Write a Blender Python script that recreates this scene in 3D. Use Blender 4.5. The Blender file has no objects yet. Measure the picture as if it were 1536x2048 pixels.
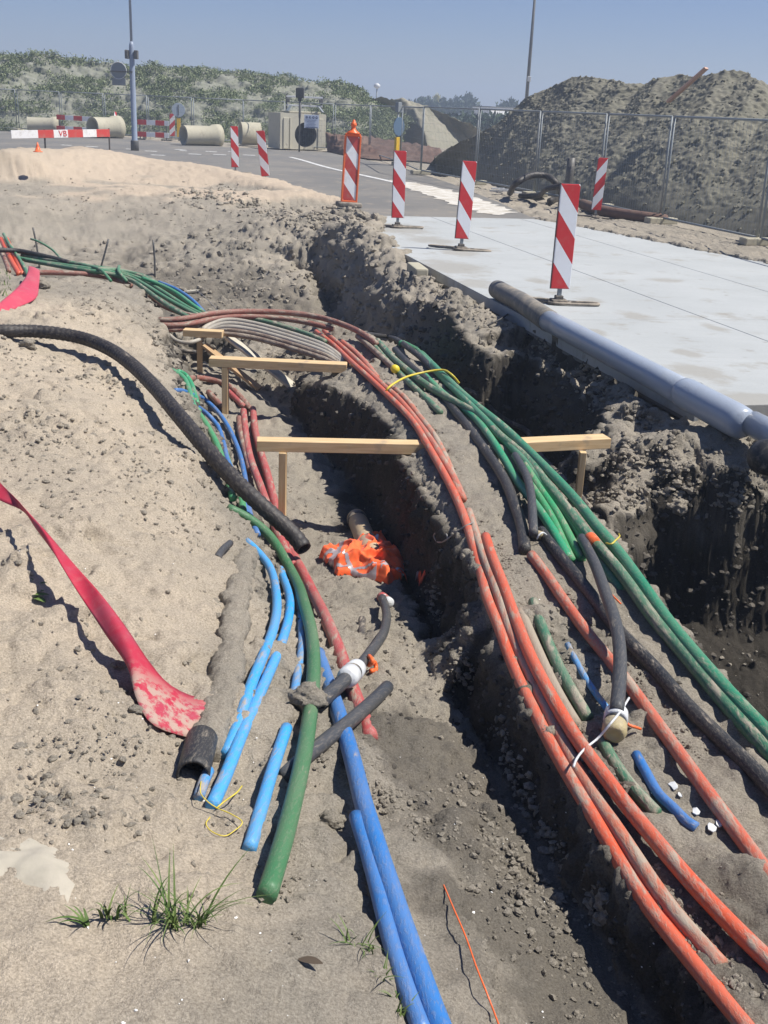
import bpy, bmesh, math, random
import numpy as np
from mathutils import Vector, Matrix
from mathutils.geometry import delaunay_2d_cdt
random.seed(7)
R = math.radians
SC = bpy.context.scene
COL = SC.collection

# ------------------------------------------------------------------ camera
CAMZ, F = 1.9, 2200.0                      # eye height above the road; focal length in photo pixels
PITCH, ROLL = R(20.17), R(2.6)
cam_d = bpy.data.cameras.new("camera")
cam = bpy.data.objects.new("camera", cam_d)
COL.objects.link(cam)
cam_d.sensor_fit = 'VERTICAL'; cam_d.sensor_height = 36; cam_d.lens = 36 * F / 2048
cam_d.clip_start = 0.05; cam_d.clip_end = 3000
fwd = Vector((0, math.cos(PITCH), -math.sin(PITCH)))
rt0 = Vector((1, 0, 0)); up0 = rt0.cross(fwd)
rgt = rt0 * math.cos(ROLL) + up0 * math.sin(ROLL)
upv = up0 * math.cos(ROLL) - rt0 * math.sin(ROLL)
cam.matrix_world = Matrix(((rgt.x, upv.x, -fwd.x, 0), (rgt.y, upv.y, -fwd.y, 0), (rgt.z, upv.z, -fwd.z, CAMZ), (0, 0, 0, 1)))
SC.camera = cam

# ------------------------------------------------------------------ sky, sun, exposure
SUN_EL, SUN_AZ = 57.0, 94.0               # azimuth clockwise from +Y
w = bpy.data.worlds.new("World"); SC.world = w; w.use_nodes = True
nt = w.node_tree; nt.nodes.clear()
sky = nt.nodes.new('ShaderNodeTexSky'); sky.sky_type = 'NISHITA'; sky.sun_disc = False
sky.sun_elevation = R(SUN_EL); sky.sun_rotation = R(SUN_AZ); sky.air_density = 1.0; sky.dust_density = 0.0; sky.ozone_density = 6.0
bg = nt.nodes.new('ShaderNodeBackground'); bg.inputs['Strength'].default_value = 0.05
wo = nt.nodes.new('ShaderNodeOutputWorld')
tint = nt.nodes.new('ShaderNodeMix'); tint.data_type = 'RGBA'; tint.blend_type = 'MULTIPLY'; tint.inputs['Factor'].default_value = 1; tint.inputs['B'].default_value = (1.02, 1.0, 1.28, 1)   # the phone's blue white balance
nt.links.new(sky.outputs[0], tint.inputs['A']); nt.links.new(tint.outputs['Result'], bg.inputs[0]); nt.links.new(bg.outputs[0], wo.inputs[0])
sd = bpy.data.lights.new("sun", 'SUN'); sd.energy = 5.0; sd.angle = R(0.5); sd.color = (1.0, 0.955, 0.88)
sun = bpy.data.objects.new("sun", sd); COL.objects.link(sun)
to_sun = Vector((math.sin(R(SUN_AZ)) * math.cos(R(SUN_EL)), math.cos(R(SUN_AZ)) * math.cos(R(SUN_EL)), math.sin(R(SUN_EL))))
sun.rotation_euler = to_sun.to_track_quat('Z', 'Y').to_euler()
sun.location = to_sun * 50
SC.view_settings.view_transform = 'Standard'; SC.view_settings.look = 'None'
SC.view_settings.exposure = 0.45; SC.view_settings.gamma = 1; SC.view_settings.use_curve_mapping = False
SC.cycles.max_bounces = 6

# ------------------------------------------------------------------ pixel -> world helpers (used to survey the place)
def ray(px, py):
    return (fwd * F + rgt * (px - 768) - upv * (py - 1024)).normalized()
def W(px, py, z=0.0):
    d = ray(px, py)
    t = (z - CAMZ) / d.z
    return Vector((d.x * t, d.y * t, z))
def WD(px, py, dist):                      # on the ray, at ground distance dist
    d = ray(px, py); t = dist / math.hypot(d.x, d.y)
    return Vector((d.x * t, d.y * t, CAMZ + d.z * t))

# ------------------------------------------------------------------ noise
def _h(ix, iy, iz, s):
    n = (ix.astype(np.int64) * 374761393 + iy.astype(np.int64) * 668265263 + iz.astype(np.int64) * 2147483647 + s * 1274126177) & 0xFFFFFFFF
    n = ((n ^ (n >> 13)) * 1274126177) & 0xFFFFFFFF
    n = ((n ^ (n >> 16)) * 2246822519) & 0xFFFFFFFF
    return ((n ^ (n >> 15)) & 0xFFFFFF) / float(0xFFFFFF) * 2 - 1
def vn2(x, y, s=0):
    x = np.asarray(x, float); y = np.asarray(y, float)
    ix = np.floor(x); iy = np.floor(y); fx = x - ix; fy = y - iy
    fx = fx * fx * (3 - 2 * fx); fy = fy * fy * (3 - 2 * fy); z = np.zeros_like(ix)
    a = _h(ix, iy, z, s); b = _h(ix + 1, iy, z, s); c = _h(ix, iy + 1, z, s); d = _h(ix + 1, iy + 1, z, s)
    return (a * (1 - fx) + b * fx) * (1 - fy) + (c * (1 - fx) + d * fx) * fy
def vn3(x, y, z, s=0):
    ix = np.floor(x); iy = np.floor(y); iz = np.floor(z); fx = x - ix; fy = y - iy; fz = z - iz
    fx = fx * fx * (3 - 2 * fx); fy = fy * fy * (3 - 2 * fy); fz = fz * fz * (3 - 2 * fz)
    def pl(k):
        a = _h(ix, iy, iz + k, s); b = _h(ix + 1, iy, iz + k, s); c = _h(ix, iy + 1, iz + k, s); d = _h(ix + 1, iy + 1, iz + k, s)
        return (a * (1 - fx) + b * fx) * (1 - fy) + (c * (1 - fx) + d * fx) * fy
    return pl(0) * (1 - fz) + pl(1) * fz
def fbm2(x, y, f, o=4, s=0, g=.5):
    r = 0; a = 1
    for k in range(o):
        r = r + a * vn2(x * f + 17.3 * k, y * f - 9.1 * k, s + k); a *= g; f *= 2.03
    return r
def fbm3(x, y, z, f, o=3, s=0, g=.5):
    r = 0; a = 1
    for k in range(o):
        r = r + a * vn3(x * f + 7.3 * k, y * f - 9.1 * k, z * f + 3.7 * k, s + k); a *= g; f *= 2.03
    return r

# ------------------------------------------------------------------ object helpers
def tag(o, label=None, cat=None, group=None, kind=None):
    if label: o['label'] = label
    if cat: o['category'] = cat
    if group: o['group'] = group
    if kind: o['kind'] = kind
    return o
def mesh_obj(name, verts, faces, mat, parent=None, smooth=True):
    me = bpy.data.meshes.new(name)
    me.from_pydata([tuple(v) for v in verts], [], faces); me.update()
    if smooth: me.polygons.foreach_set('use_smooth', [True] * len(me.polygons))
    o = bpy.data.objects.new(name, me); COL.objects.link(o)
    if mat: me.materials.append(mat)
    if parent: o.parent = parent
    return o
def np_mesh(name, V, Q, mat, smooth=True):
    me = bpy.data.meshes.new(name); k = Q.shape[1]
    me.vertices.add(len(V)); me.vertices.foreach_set('co', V.astype(np.float32).ravel())
    me.loops.add(Q.size); me.loops.foreach_set('vertex_index', Q.astype(np.int32).ravel())
    me.polygons.add(len(Q)); me.polygons.foreach_set('loop_start', np.arange(0, Q.size, k, dtype=np.int32))
    me.polygons.foreach_set('loop_total', np.full(len(Q), k, dtype=np.int32))
    me.polygons.foreach_set('use_smooth', np.full(len(Q), smooth))
    me.update(); me.validate()
    o = bpy.data.objects.new(name, me); COL.objects.link(o); me.materials.append(mat)
    return o
def empty(name, loc, label, cat, group=None, rz=0):
    o = bpy.data.objects.new(name, None); COL.objects.link(o); o.location = loc; o.rotation_euler = (0, 0, rz); o.empty_display_size = .1
    return tag(o, label, cat, group)
class MB:
    """collects shapes, linked as one mesh"""
    def __init__(s): s.v = []; s.f = []
    def add(s, v, f):
        n = len(s.v); s.v += [tuple(p) for p in v]; s.f += [tuple(i + n for i in q) for q in f]; return s
    def box(s, c, d, rot=None, bev=0.0):
        x, y, z = d[0] / 2, d[1] / 2, d[2] / 2
        if bev:
            b = bev; bm = bmesh.new(); bmesh.ops.create_cube(bm, size=1)
            for v in bm.verts: v.co = Vector((v.co.x * d[0], v.co.y * d[1], v.co.z * d[2]))
            bmesh.ops.bevel(bm, geom=bm.edges[:], offset=b, segments=2, affect='EDGES', profile=.6)
            bm.verts.ensure_lookup_table(); P = [v.co.copy() for v in bm.verts]; Fc = [[v.index for v in f.verts] for f in bm.faces]; bm.free()
        else:
            P = [Vector(p) for p in ((-x,-y,-z),(x,-y,-z),(x,y,-z),(-x,y,-z),(-x,-y,z),(x,-y,z),(x,y,z),(-x,y,z))]
            Fc = [(3,2,1,0),(4,5,6,7),(0,1,5,4),(1,2,6,5),(2,3,7,6),(3,0,4,7)]
        if rot is not None: P = [rot @ p for p in P]
        c = Vector(c); return s.add([p + c for p in P], Fc)
    def beam(s, a, b, wd, ht, bev=0.003, up=Vector((0, 0, 1))):
        a = Vector(a); b = Vector(b); d = b - a; L = d.length; x = d.normalized()
        y = up.cross(x).normalized(); z = x.cross(y)
        return s.box((a + b) / 2, (L, wd, ht), Matrix((x, y, z)).transposed(), bev)
    def tube(s, pts, r, n=8, cap=True):
        v, f = tube_geo(pts, r, n, cap); return s.add(v, f)
    def build(s, name, mat, parent=None, smooth=False):
        o = mesh_obj(name, s.v, s.f, mat, parent, smooth)
        if smooth == 'auto': pass
        return o
def tube_geo(pts, r, n=12, cap=True, inner=0):
    pts = [Vector(p) for p in pts]; N = len(pts)
    rr = r if hasattr(r, '__len__') else [r] * N
    T = [(pts[min(i + 1, N - 1)] - pts[max(i - 1, 0)]).normalized() for i in range(N)]
    a = Vector((0, 0, 1)) if abs(T[0].z) < .9 else Vector((1, 0, 0))
    u = T[0].cross(a).normalized(); V = []; Fc = []
    for i in range(N):
        u = (u - T[i] * u.dot(T[i])).normalized(); w_ = T[i].cross(u)
        for k in range(n):
            t = 2 * math.pi * k / n
            V.append(pts[i] + (u * math.cos(t) + w_ * math.sin(t)) * rr[i])
    for i in range(N - 1):
        for k in range(n):
            Fc.append((i * n + k, i * n + (k + 1) % n, (i + 1) * n + (k + 1) % n, (i + 1) * n + k))
    if cap:
        Fc.append(tuple(range(n - 1, -1, -1))); Fc.append(tuple((N - 1) * n + k for k in range(n)))
    return V, Fc
def hollow_geo(pts, r, ri, n=20):
    """pipe open at both ends"""
    v1, f1 = tube_geo(pts, r, n, False); v2, f2 = tube_geo(pts, ri, n, False)
    N = len(pts); m = len(v1); F2 = [tuple(reversed([i + m for i in q])) for q in f2]; E = []
    for k in range(n):
        k2 = (k + 1) % n
        E.append((k, m + k, m + k2, k2)); b = (N - 1) * n
        E.append((b + k2, m + b + k2, m + b + k, b + k))
    return v1 + v2, f1 + F2 + E
def spline(P, step=.02):
    P = [Vector(p) for p in P]
    if len(P) < 3: Q = [P[0] * 2 - P[1]] + P + [P[-1] * 2 - P[-2]]
    else: Q = [P[0] * 2 - P[1]] + P + [P[-1] * 2 - P[-2]]
    out = []
    for i in range(1, len(Q) - 2):
        a, b, c, d = Q[i - 1:i + 3]
        ta = max((b - a).length, 1e-4) ** .5; tb = max((c - b).length, 1e-4) ** .5; tc = max((d - c).length, 1e-4) ** .5
        m1 = (c - b) + tb * ((b - a) / ta - (c - a) / (ta + tb)); m2 = (c - b) + tb * ((d - c) / tc - (d - b) / (tb + tc))
        n = max(2, int((c - b).length / step))
        for k in range(n):
            t = k / n
            out.append(b * (2*t**3 - 3*t**2 + 1) + m1 * (t**3 - 2*t**2 + t) + c * (-2*t**3 + 3*t**2) + m2 * (t**3 - t**2))
    out.append(P[-1]); return out

# ------------------------------------------------------------------ materials
def newmat(name):
    m = bpy.data.materials.new(name); m.use_nodes = True; t = m.node_tree; b = t.nodes['Principled BSDF']; return m, t, b
def N(t, ty, **k):
    n = t.nodes.new(ty)
    for a, v in k.items():
        if a.startswith('i_'): n.inputs[a[2:].replace('_', ' ')].default_value = v
        else: setattr(n, a, v)
    return n
def noise_fac(t, scale, lo, hi, detail=4, rough=.55, vec=None, W_=None):
    n = N(t, 'ShaderNodeTexNoise'); n.inputs['Scale'].default_value = scale; n.inputs['Detail'].default_value = detail; n.inputs['Roughness'].default_value = rough
    if vec is not None: t.links.new(vec, n.inputs['Vector'])
    m = N(t, 'ShaderNodeMapRange'); m.inputs['From Min'].default_value = lo; m.inputs['From Max'].default_value = hi
    t.links.new(n.outputs['Fac'], m.inputs['Value']); return m.outputs['Result'], n.outputs['Fac']
def mix(t, a, b, f):
    m = N(t, 'ShaderNodeMix', data_type='RGBA')
    for s, v in ((m.inputs['A'], a), (m.inputs['B'], b)):
        if isinstance(v, (tuple, list)): s.default_value = (*v[:3], 1)
        else: t.links.new(v, s)
    if isinstance(f, (int, float)): m.inputs['Factor'].default_value = f
    else: t.links.new(f, m.inputs['Factor'])
    return m.outputs['Result']
def mul(t, a, b, op='MULTIPLY'):
    m = N(t, 'ShaderNodeMath', operation=op)
    for s, v in ((m.inputs[0], a), (m.inputs[1], b)):
        if isinstance(v, (int, float)): s.default_value = v
        else: t.links.new(v, s)
    return m.outputs[0]
def bump(t, b, h, strength=.3, dist=.01):
    n = N(t, 'ShaderNodeBump'); n.inputs['Strength'].default_value = strength; n.inputs['Distance'].default_value = dist
    t.links.new(h, n.inputs['Height']); t.links.new(n.outputs['Normal'], b.inputs['Normal']); return n
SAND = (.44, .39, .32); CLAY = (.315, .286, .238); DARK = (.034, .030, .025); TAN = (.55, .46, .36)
def objvec(t): return N(t, 'ShaderNodeTexCoord').outputs['Object']

def soil_mat():
    m, t, b = newmat('soil'); v = objvec(t)
    at = N(t, 'ShaderNodeAttribute', attribute_name='zone')   # r dry sand, g wet dark clay and painted trench shade, b heap sand
    sp = N(t, 'ShaderNodeSeparateColor'); t.links.new(at.outputs['Color'], sp.inputs[0])
    f1, r1 = noise_fac(t, 1.7, .38, .62, 6, .6, v); f2, r2 = noise_fac(t, 9, .4, .65, 8, .7, v); f3, r3 = noise_fac(t, 60, .42, .6, 6, .8, v)
    f0, _ = noise_fac(t, .55, .36, .66, 5, .65, v); base = mix(t, CLAY, SAND, f1); base = mix(t, base, (.34, .315, .27), mul(t, f0, .45))
    base = mix(t, base, (.37, .34, .285), mul(t, f2, .6))
    dryf = mul(t, sp.outputs[0], mul(t, mul(t, f1, .35), .6, 'ADD'))
    base = mix(t, base, (.60, .515, .405), dryf)
    base = mix(t, base, TAN, sp.outputs[2])
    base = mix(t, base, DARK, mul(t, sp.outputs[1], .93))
    sg, _ = noise_fac(t, 140, .35, .68, 4, .8, v)
    dk = mix(t, (.60, .585, .565), (1.2, 1.19, 1.17), sg)
    mm = N(t, 'ShaderNodeMix', data_type='RGBA', blend_type='MULTIPLY'); mm.inputs['Factor'].default_value = 1
    t.links.new(base, mm.inputs['A']); t.links.new(dk, mm.inputs['B'])
    # small dark crumbs and pits
    vo = N(t, 'ShaderNodeTexVoronoi'); vo.inputs['Scale'].default_value = 34; t.links.new(v, vo.inputs['Vector'])
    vr = N(t, 'ShaderNodeMapRange'); vr.inputs['From Min'].default_value = .0; vr.inputs['From Max'].default_value = .26; vr.inputs['To Min'].default_value = 1; vr.inputs['To Max'].default_value = 0
    t.links.new(vo.outputs['Distance'], vr.inputs['Value'])
    mk, _ = noise_fac(t, 5, .52, .6, 3, .6, v)
    col = mix(t, mm.outputs['Result'], (.15, .13, .105), mul(t, mul(t, vr.outputs['Result'], mk), .55))
    t.links.new(col, b.inputs['Base Color']); b.inputs['Roughness'].default_value = .95; b.inputs['Specular IOR Level'].default_value = .12
    h = mul(t, mul(t, r2, .8, 'MULTIPLY'), mul(t, r3, .45), 'ADD')
    h = mul(t, h, mul(t, sg, .12), 'ADD')
    bump(t, b, h, .8, .035)
    return m
M = {}
M['soil'] = soil_mat()
def _dc():
    m, t, b = newmat('shade_dark'); v = objvec(t); f, _ = noise_fac(t, 8, .35, .65, 5, .6, v); t.links.new(mix(t, DARK, (.12, .105, .085), f), b.inputs['Base Color']); b.inputs['Roughness'].default_value = .95; return m
M['shade_dark'] = _dc()  # near-black tone with shade put into its colour
def muddy(name, col, mud=.35, rough=.45, scale=14, mudcol=(.36, .31, .245), spec=.4, film_k=.28):
    """coloured plastic with dried soil smeared over it"""
    m, t, b = newmat(name); vo_ = objvec(t); fl = N(t, 'ShaderNodeAttribute', attribute_name='flow'); va = N(t, 'ShaderNodeVectorMath', operation='MULTIPLY_ADD'); t.links.new(vo_, va.inputs[0]); va.inputs[1].default_value = (.22, .22, .22); t.links.new(fl.outputs['Vector'], va.inputs[2]); v = va.outputs[0]
    k = .74 - mud * .44; ge = N(t, 'ShaderNodeNewGeometry'); sz_ = N(t, 'ShaderNodeSeparateXYZ'); t.links.new(ge.outputs['Normal'], sz_.inputs[0])
    nn = N(t, 'ShaderNodeTexNoise'); nn.inputs['Scale'].default_value = scale; nn.inputs['Detail'].default_value = 7; nn.inputs['Roughness'].default_value = .74; t.links.new(v, nn.inputs['Vector'])
    ms = N(t, 'ShaderNodeMapRange'); ms.inputs['From Min'].default_value = k; ms.inputs['From Max'].default_value = k + .13; t.links.new(mul(t, nn.outputs['Fac'], mul(t, sz_.outputs['Z'], .05), 'ADD'), ms.inputs['Value']); f = ms.outputs['Result']; f2, _ = noise_fac(t, scale * 6, .5 if mud < .6 else .4, .62, 4, .7, v)
    film, _ = noise_fac(t, scale * .35, .3, .75, 3, .5, v)
    c = mix(t, col, tuple((1 - film_k) * a + film_k * q for a, q in zip(col, mudcol)), film)
    c = mix(t, c, mudcol, mul(t, f, .92)); c = mix(t, c, mudcol, mul(t, f2, .35 * min(1, mud * 2)))
    t.links.new(c, b.inputs['Base Color'])
    rr = N(t, 'ShaderNodeMapRange'); rr.inputs['To Min'].default_value = rough; rr.inputs['To Max'].default_value = .95; t.links.new(f, rr.inputs['Value']); t.links.new(rr.outputs['Result'], b.inputs['Roughness'])
    b.inputs['Specular IOR Level'].default_value = spec
    bump(t, b, mul(t, f, mul(t, f2, .4), 'ADD'), .5, .004)
    M[name] = m; return m
muddy('orange', (.60, .085, .03), .42, .42); muddy('orange_clean', (.66, .075, .018), .14, .4)
muddy('orange_muddy', (.50, .12, .06), .62, .6); muddy('orange_dusty', (.54, .09, .04), .5, .5); muddy('salmon', (.50, .12, .07), .45, .5)
muddy('red', (.42, .055, .06), .45, .5); muddy('maroon', (.23, .07, .052), .5, .55)
muddy('green', (.012, .215, .11), .34, .4); muddy('green_muddy', (.025, .16, .085), .48, .5); muddy('green_bright', (.012, .29, .13), .32, .4)
muddy('green_lime', (.03, .30, .11), .36, .4); muddy('green_flat', (.025, .15, .055), .2, .5); muddy('green_far', (.03, .20, .10), .4, .5)
muddy('blue', (.012, .155, .46), .25, .42); muddy('sky_blue', (.02, .33, .74), .36, .45); muddy('sky_dirty', (.05, .28, .62), .5, .5)
muddy('black', (.018, .020, .024), .30, .5, 20, film_k=.08); muddy('black_muddy', (.03, .03, .033), .52, .6, 20, film_k=.15); muddy('charcoal', (.042, .047, .055), .22, .5, film_k=.10)
muddy('corrugated', (.022, .020, .022), .22, .55, 9, film_k=.07); muddy('white_pipe', (.42, .39, .33), .45, .5); muddy('brown_pipe', (.15, .095, .07), .55, .6)
muddy('mud_pipe', (.27, .23, .18), .9, .95, 14, (.33, .28, .22), .1); muddy('pvc', (.34, .395, .475), .10, .28, 5); muddy('pvc_dirty', (.13, .13, .125), .5, .6, 8)
muddy('white_plastic', (.62, .64, .65), .2, .4, 30); muddy('brass', (.40, .33, .17), .45, .5, 30); muddy('yellow', (.80, .62, .01), .1, .4)
muddy('yellow_tie', (.66, .52, .03), .2, .45); muddy('orange_bright', (.85, .13, .015), .1, .4); muddy('wire_grey', (.22, .21, .2), .2, .4)
muddy('ribbon', (.52, .045, .085), .16, .45, 7, (.40, .32, .26)); muddy('clay_pipe', (.46, .34, .2), .4, .6); muddy('stone', (.42, .36, .27), .3, .9)
muddy('steel', (.30, .32, .34), .15, .45, 10); muddy('galv', (.20, .235, .26), .1, .5, 6); muddy('dark_steel', (.06, .065, .07), .3, .5)
muddy('grey_paint', (.26, .32, .42), .05, .4, 3); muddy('rubber', (.085, .08, .075), .55, .8, 16)
muddy('rust', (.13, .075, .06), .4, .85, 3, (.2, .14, .1))
# ------------------------------------------------------------------ terrain: surveyed break lines, triangulated, rasterised
LINES = []
def line(pts, step=.12):                   # pixel + height
    LINES.append(([W(p[0], p[1], p[2]) for p in pts], step))
def wline(pts, step=.12): LINES.append(([Vector(p) for p in pts], step))
def off(pts, dx, dy, z): return [Vector((p.x + dx, p.y + dy, z if z is not None else p.z)) for p in pts]
# left bank: surface points
for p in [(-300,2300,.3),(0,2048,.30),(400,2048,.27),(300,1750,.24),(0,1700,.3),(200,1400,.22),(0,1200,.27),(250,1000,.2),(100,800,.24),(0,680,.24),(-300,700,.25),(-300,1200,.3),(-300,1700,.3),
          (0,600,.2),(200,700,.14),(290,800,.07),(350,900,.06),(330,1050,.12),(400,1300,.10),(440,1500,.08),(500,1700,.11),(620,1850,.14),(700,2048,.17),(560,1500,.02),(560,1300,-.03),
          (640,1650,.06),(760,1950,.13),(850,2048,.1),(640,1400,-.08),(700,1500,-.06),(780,1640,-.06),(640,1250,-.2),(100,640,.2),(200,620,.14),(150,590,.13),(60,575,.15),
          (850,1950,.06),(880,2200,.08),(600,2300,.2),(150,1550,.23),(150,1900,.27)]:
    LINES.append(([W(*p)], 1))
bank_edge = [(-260,520,.12),(-120,522,.12),(0,528,.12),(60,548,.1),(150,553,.08),(240,568,.06),(290,590,.04),(308,630,.0),(318,680,-.03),(338,745,-.06),(362,815,-.08),(400,890,-.08),(438,970,-.1),(470,1050,-.12),(505,1150,-.14)]
line(bank_edge)
be = [W(*p) for p in bank_edge]
wline([Vector((v.x + .05, v.y + .75, -1.15)) for v in be[:6]])                      # far side drop, hidden
wline([Vector((be[6].x + .3, be[6].y + .7, -1.1)), Vector((be[7].x + .45, be[7].y + .5, -.8))])
line([(345,665,-.5),(372,735,-.50),(410,815,-.50),(452,890,-.52),(500,970,-.54),(545,1050,-.56),(590,1130,-.54),(610,1200,-.44),(650,1290,-.33)])
# trench floor
line([(460,735,-.52),(540,790,-.60),(620,870,-.62),(650,950,-.64),(700,1050,-.62),(770,1120,-.56),(825,1200,-.46),(850,1300,-.34),(880,1400,-.25),(930,1520,-.19),(990,1650,-.17),(1060,1800,-.17),(1160,1950,-.18),(1270,2100,-.18)])
line([(760,1400,-.20),(810,1500,-.15),(860,1620,-.12),(910,1740,-.10),(945,1850,-.09),(980,1950,-.08),(1020,2080,-.07)])
line([(880,1750,-.03),(915,1850,-.02),(950,1950,.0),(985,2048,.02),(1010,2150,.03)])
# berm, left top edge and its steep lower break
BL = [(430,668,-.50),(560,692,-.42),(630,712,-.22),(700,750,-.1),(760,795,-.06),(825,865,-.03),(875,950,0),(922,1050,0),(955,1150,0),(990,1260,0),(1048,1400,.0),(1125,1540,.0),(1215,1690,.0),(1320,1850,.0),(1440,2010,.0),(1560,2160,0)]
line(BL)
BS = [(440,715,-.53),(520,735,-.54),(590,758,-.42),(645,778,-.17),(700,800,-.15),(752,845,-.13),(785,893,-.12),(800,950,-.12),(845,1015,-.10),(895,1085,-.07),(932,1140,-.03)]
line(BS)
bsw = [W(*p) for p in BS]
wline(off(bsw[3:], -.03, 0, -.72))
blw = [W(*p) for p in BL]
for i in range(8, len(blw)): pass
wline([Vector((v.x - .03, v.y, -.10)) for v in blw[9:]]); wline([Vector((v.x - .055, v.y, {0:-.42,1:-.32,2:-.25}.get(i, -.20))) for i, v in enumerate(blw[9:])])
wline([Vector((blw[8].x - .04, blw[8].y, -.66))])
# berm top interior
for p in [(760,740,-.04),(830,800,.0),(900,880,.02),(960,1000,.02),(1020,1110,.02),(1100,1150,.0),(1150,1300,.02),(1250,1400,.02),(1200,1550,.02),(1350,1600,.03),(1400,1800,.03),(1500,1700,.03),(1600,1900,.03),(1450,1500,.02),(560,660,-.42),(670,682,-.1)]:
    LINES.append(([W(*p)], 1))
BR = [(440,640,-.52),(560,636,-.42),(660,645,-.14),(740,668,-.08),(800,690,-.06),(870,735,-.04),(960,815,-.02),(1080,920,-.0),(1180,1025,.0),(1290,1165,.0),(1400,1290,.0),(1536,1440,.0),(1700,1620,.0),(1900,1850,0)]
line(BR); brw = [W(*p) for p in BR]
wline(off(brw[:2], .05, .5, -.85)); wline(off(brw[2:5], .05, .45, -1.1)); wline(off(brw[5:], .16, .05, -.45)); wline(off(brw[5:9], .22, .08, -1.15)); wline(off(brw[8:], .24, .08, -1.5))
# pit at the far left, its far rim and slopes
FR = [(-300,366,0),(0,374,0),(80,372,.05),(150,378,.02),(270,380,.08),(330,388,.02),(400,384,.1),(520,408,.02),(600,424,.1),(650,420,.12),(700,424,.08)]
line(FR, .5)
line([(-300,395,-.12),(0,405,-.1),(150,408,-.14),(260,400,-.05),(330,430,-.2),(420,420,-.1),(520,440,-.3),(600,448,-.12),(660,455,-.1)], .5)
line([(-300,500,-.75),(0,498,-.7),(120,500,-.72),(200,510,-.78),(300,540,-.85),(400,590,-.95),(500,618,-1.0),(600,622,-.95)], .4)
line([(350,480,-.5),(430,520,-.65),(520,550,-.7),(560,510,-.5),(610,530,-.45),(625,590,-.75)], .4)
# right hand trench wall beside the slab
RR = [(655,462,-.05),(690,488,-.1),(735,520,-.12),(760,560,-.15),(800,585,-.16),(850,608,-.16),(905,640,-.18),(940,680,-.2),(985,710,-.22),(1068,708,-.22),(1122,742,-.22),(1170,790,-.24),(1187,820,-.26),(1205,862,-.22)]
line(RR, .2); rrw = [W(*p) for p in RR]
wline([Vector((v.x - .10, v.y - .12, -.65)) for v in rrw[:13]], .2)
wline([Vector((v.x - .22, v.y - .22, -1.2)) for v in rrw[:13]], .2)
RC = [(720,430,.12),(760,470,.08),(835,546,-.02),(905,588,-.05),(985,625,-.05),(1069,653,-.05),(1131,684,-.06),(1178,712,-.06),(1245,765,-.06),(1290,812,-.06),(1338,822,-.07),(1362,838,-.10)]
line(RC, .2)
SE0, SE1 = W(742, 473, 0), W(1391, 812, 0)             # slab edge, far and near corner
sdir = (SE1 - SE0).normalized(); snor = Vector((-sdir.y, sdir.x, 0))
if snor.x < 0: snor = -snor                             # points into the slab
wline([SE0 - snor * .04 + sdir * 2.2 + Vector((0,0,-.12)), SE0 - snor * .04 + sdir * 3.5 + Vector((0,0,-.28)), SE1 - snor * .04 + Vector((0,0,-.32))], .15)
wline([SE0 + snor * .25 + Vector((0,0,-.08)), SE1 + snor * .25 + Vector((0,0,-.25))], .2)
wline([SE0 - snor * .2 - sdir * 2 + Vector((0, 0, .12)), SE0 - snor * .2 + Vector((0, 0, .10)), SE0 - snor * .1 + sdir * 1.8 + Vector((0, 0, .06))], .2)
# ledge in front of the slab end
line([(1215,893,-.09),(1290,905,-.14),(1380,880,-.06),(1440,868,-.02),(1536,870,.0),(1700,880,.0)])
line([(1385,842,-.10),(1450,836,-.04),(1536,828,.0),(1700,830,.0)])
line([(1160,930,-.3),(1230,965,-.28),(1300,955,-.24),(1400,940,-.16),(1536,940,-.12),(1750,950,-.1)])
LL = [(1138,962,-.42),(1185,1015,-.42),(1235,1070,-.45),(1275,1040,-.42),(1330,1005,-.38),(1400,1000,-.36),(1470,1015,-.36),(1536,1005,-.34),(1750,1020,-.34)]
line(LL); llw = [W(*p) for p in LL]
wline([Vector((v.x - .02, v.y - .07, -.75)) for v in llw[2:]]); wline([Vector((v.x - .03, v.y - .15, -1.15)) for v in llw[2:]])
wline([Vector((llw[0].x - .1, llw[0].y + .1, -1.1))])
for v in brw[8:]:
    for dx in (.5, .9, 1.5): LINES.append(([Vector((v.x + dx, v.y + dx * .25, -1.5))], 1))
# sand heap and grey heap beyond the pit
def dline(pts, dists): LINES.append(([WD(p[0], p[1], d) for p, d in zip(pts, dists)], .5))
dline([(-200,345),(0,328),(60,312),(110,297),(150,287),(190,297),(240,308),(300,316),(360,322),(420,332),(480,350),(560,373),(640,385)], [28,30,31,31.5,32,31,31,30.5,30,29,27.5,25.5,24])
LINES.append(([W(x, y, .0) for x, y in ((-300,358),(0,362),(100,365),(250,368),(420,372),(560,388),(700,405))], .5))
LINES.append(([W(x, y, -.05) for x, y in ((110,315),(160,318),(300,326),(420,338),(500,352),(560,362),(640,376),(735,392),(760,420))], .5))
LINES.append(([WD(x, y, d) for x, y, d in ((-200,215,27),(-80,232,27),(-10,250,27),(30,280,27),(62,315,27))], .5))
LINES.append(([WD(x, y, d) for x, y, d in ((-200,220,28.5),(-80,236,28.5),(-10,256,28.5),(30,286,28.5))], .5))
LINES.append(([W(x, y, 0) for x, y in ((-300,372),(20,350),(70,330),(80,318))], .5))
for x, y in ((775,424),(850,426),(950,428),(1020,428),(770,405),(860,408)): LINES.append(([W(x, y, -.12)], 1))
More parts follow.
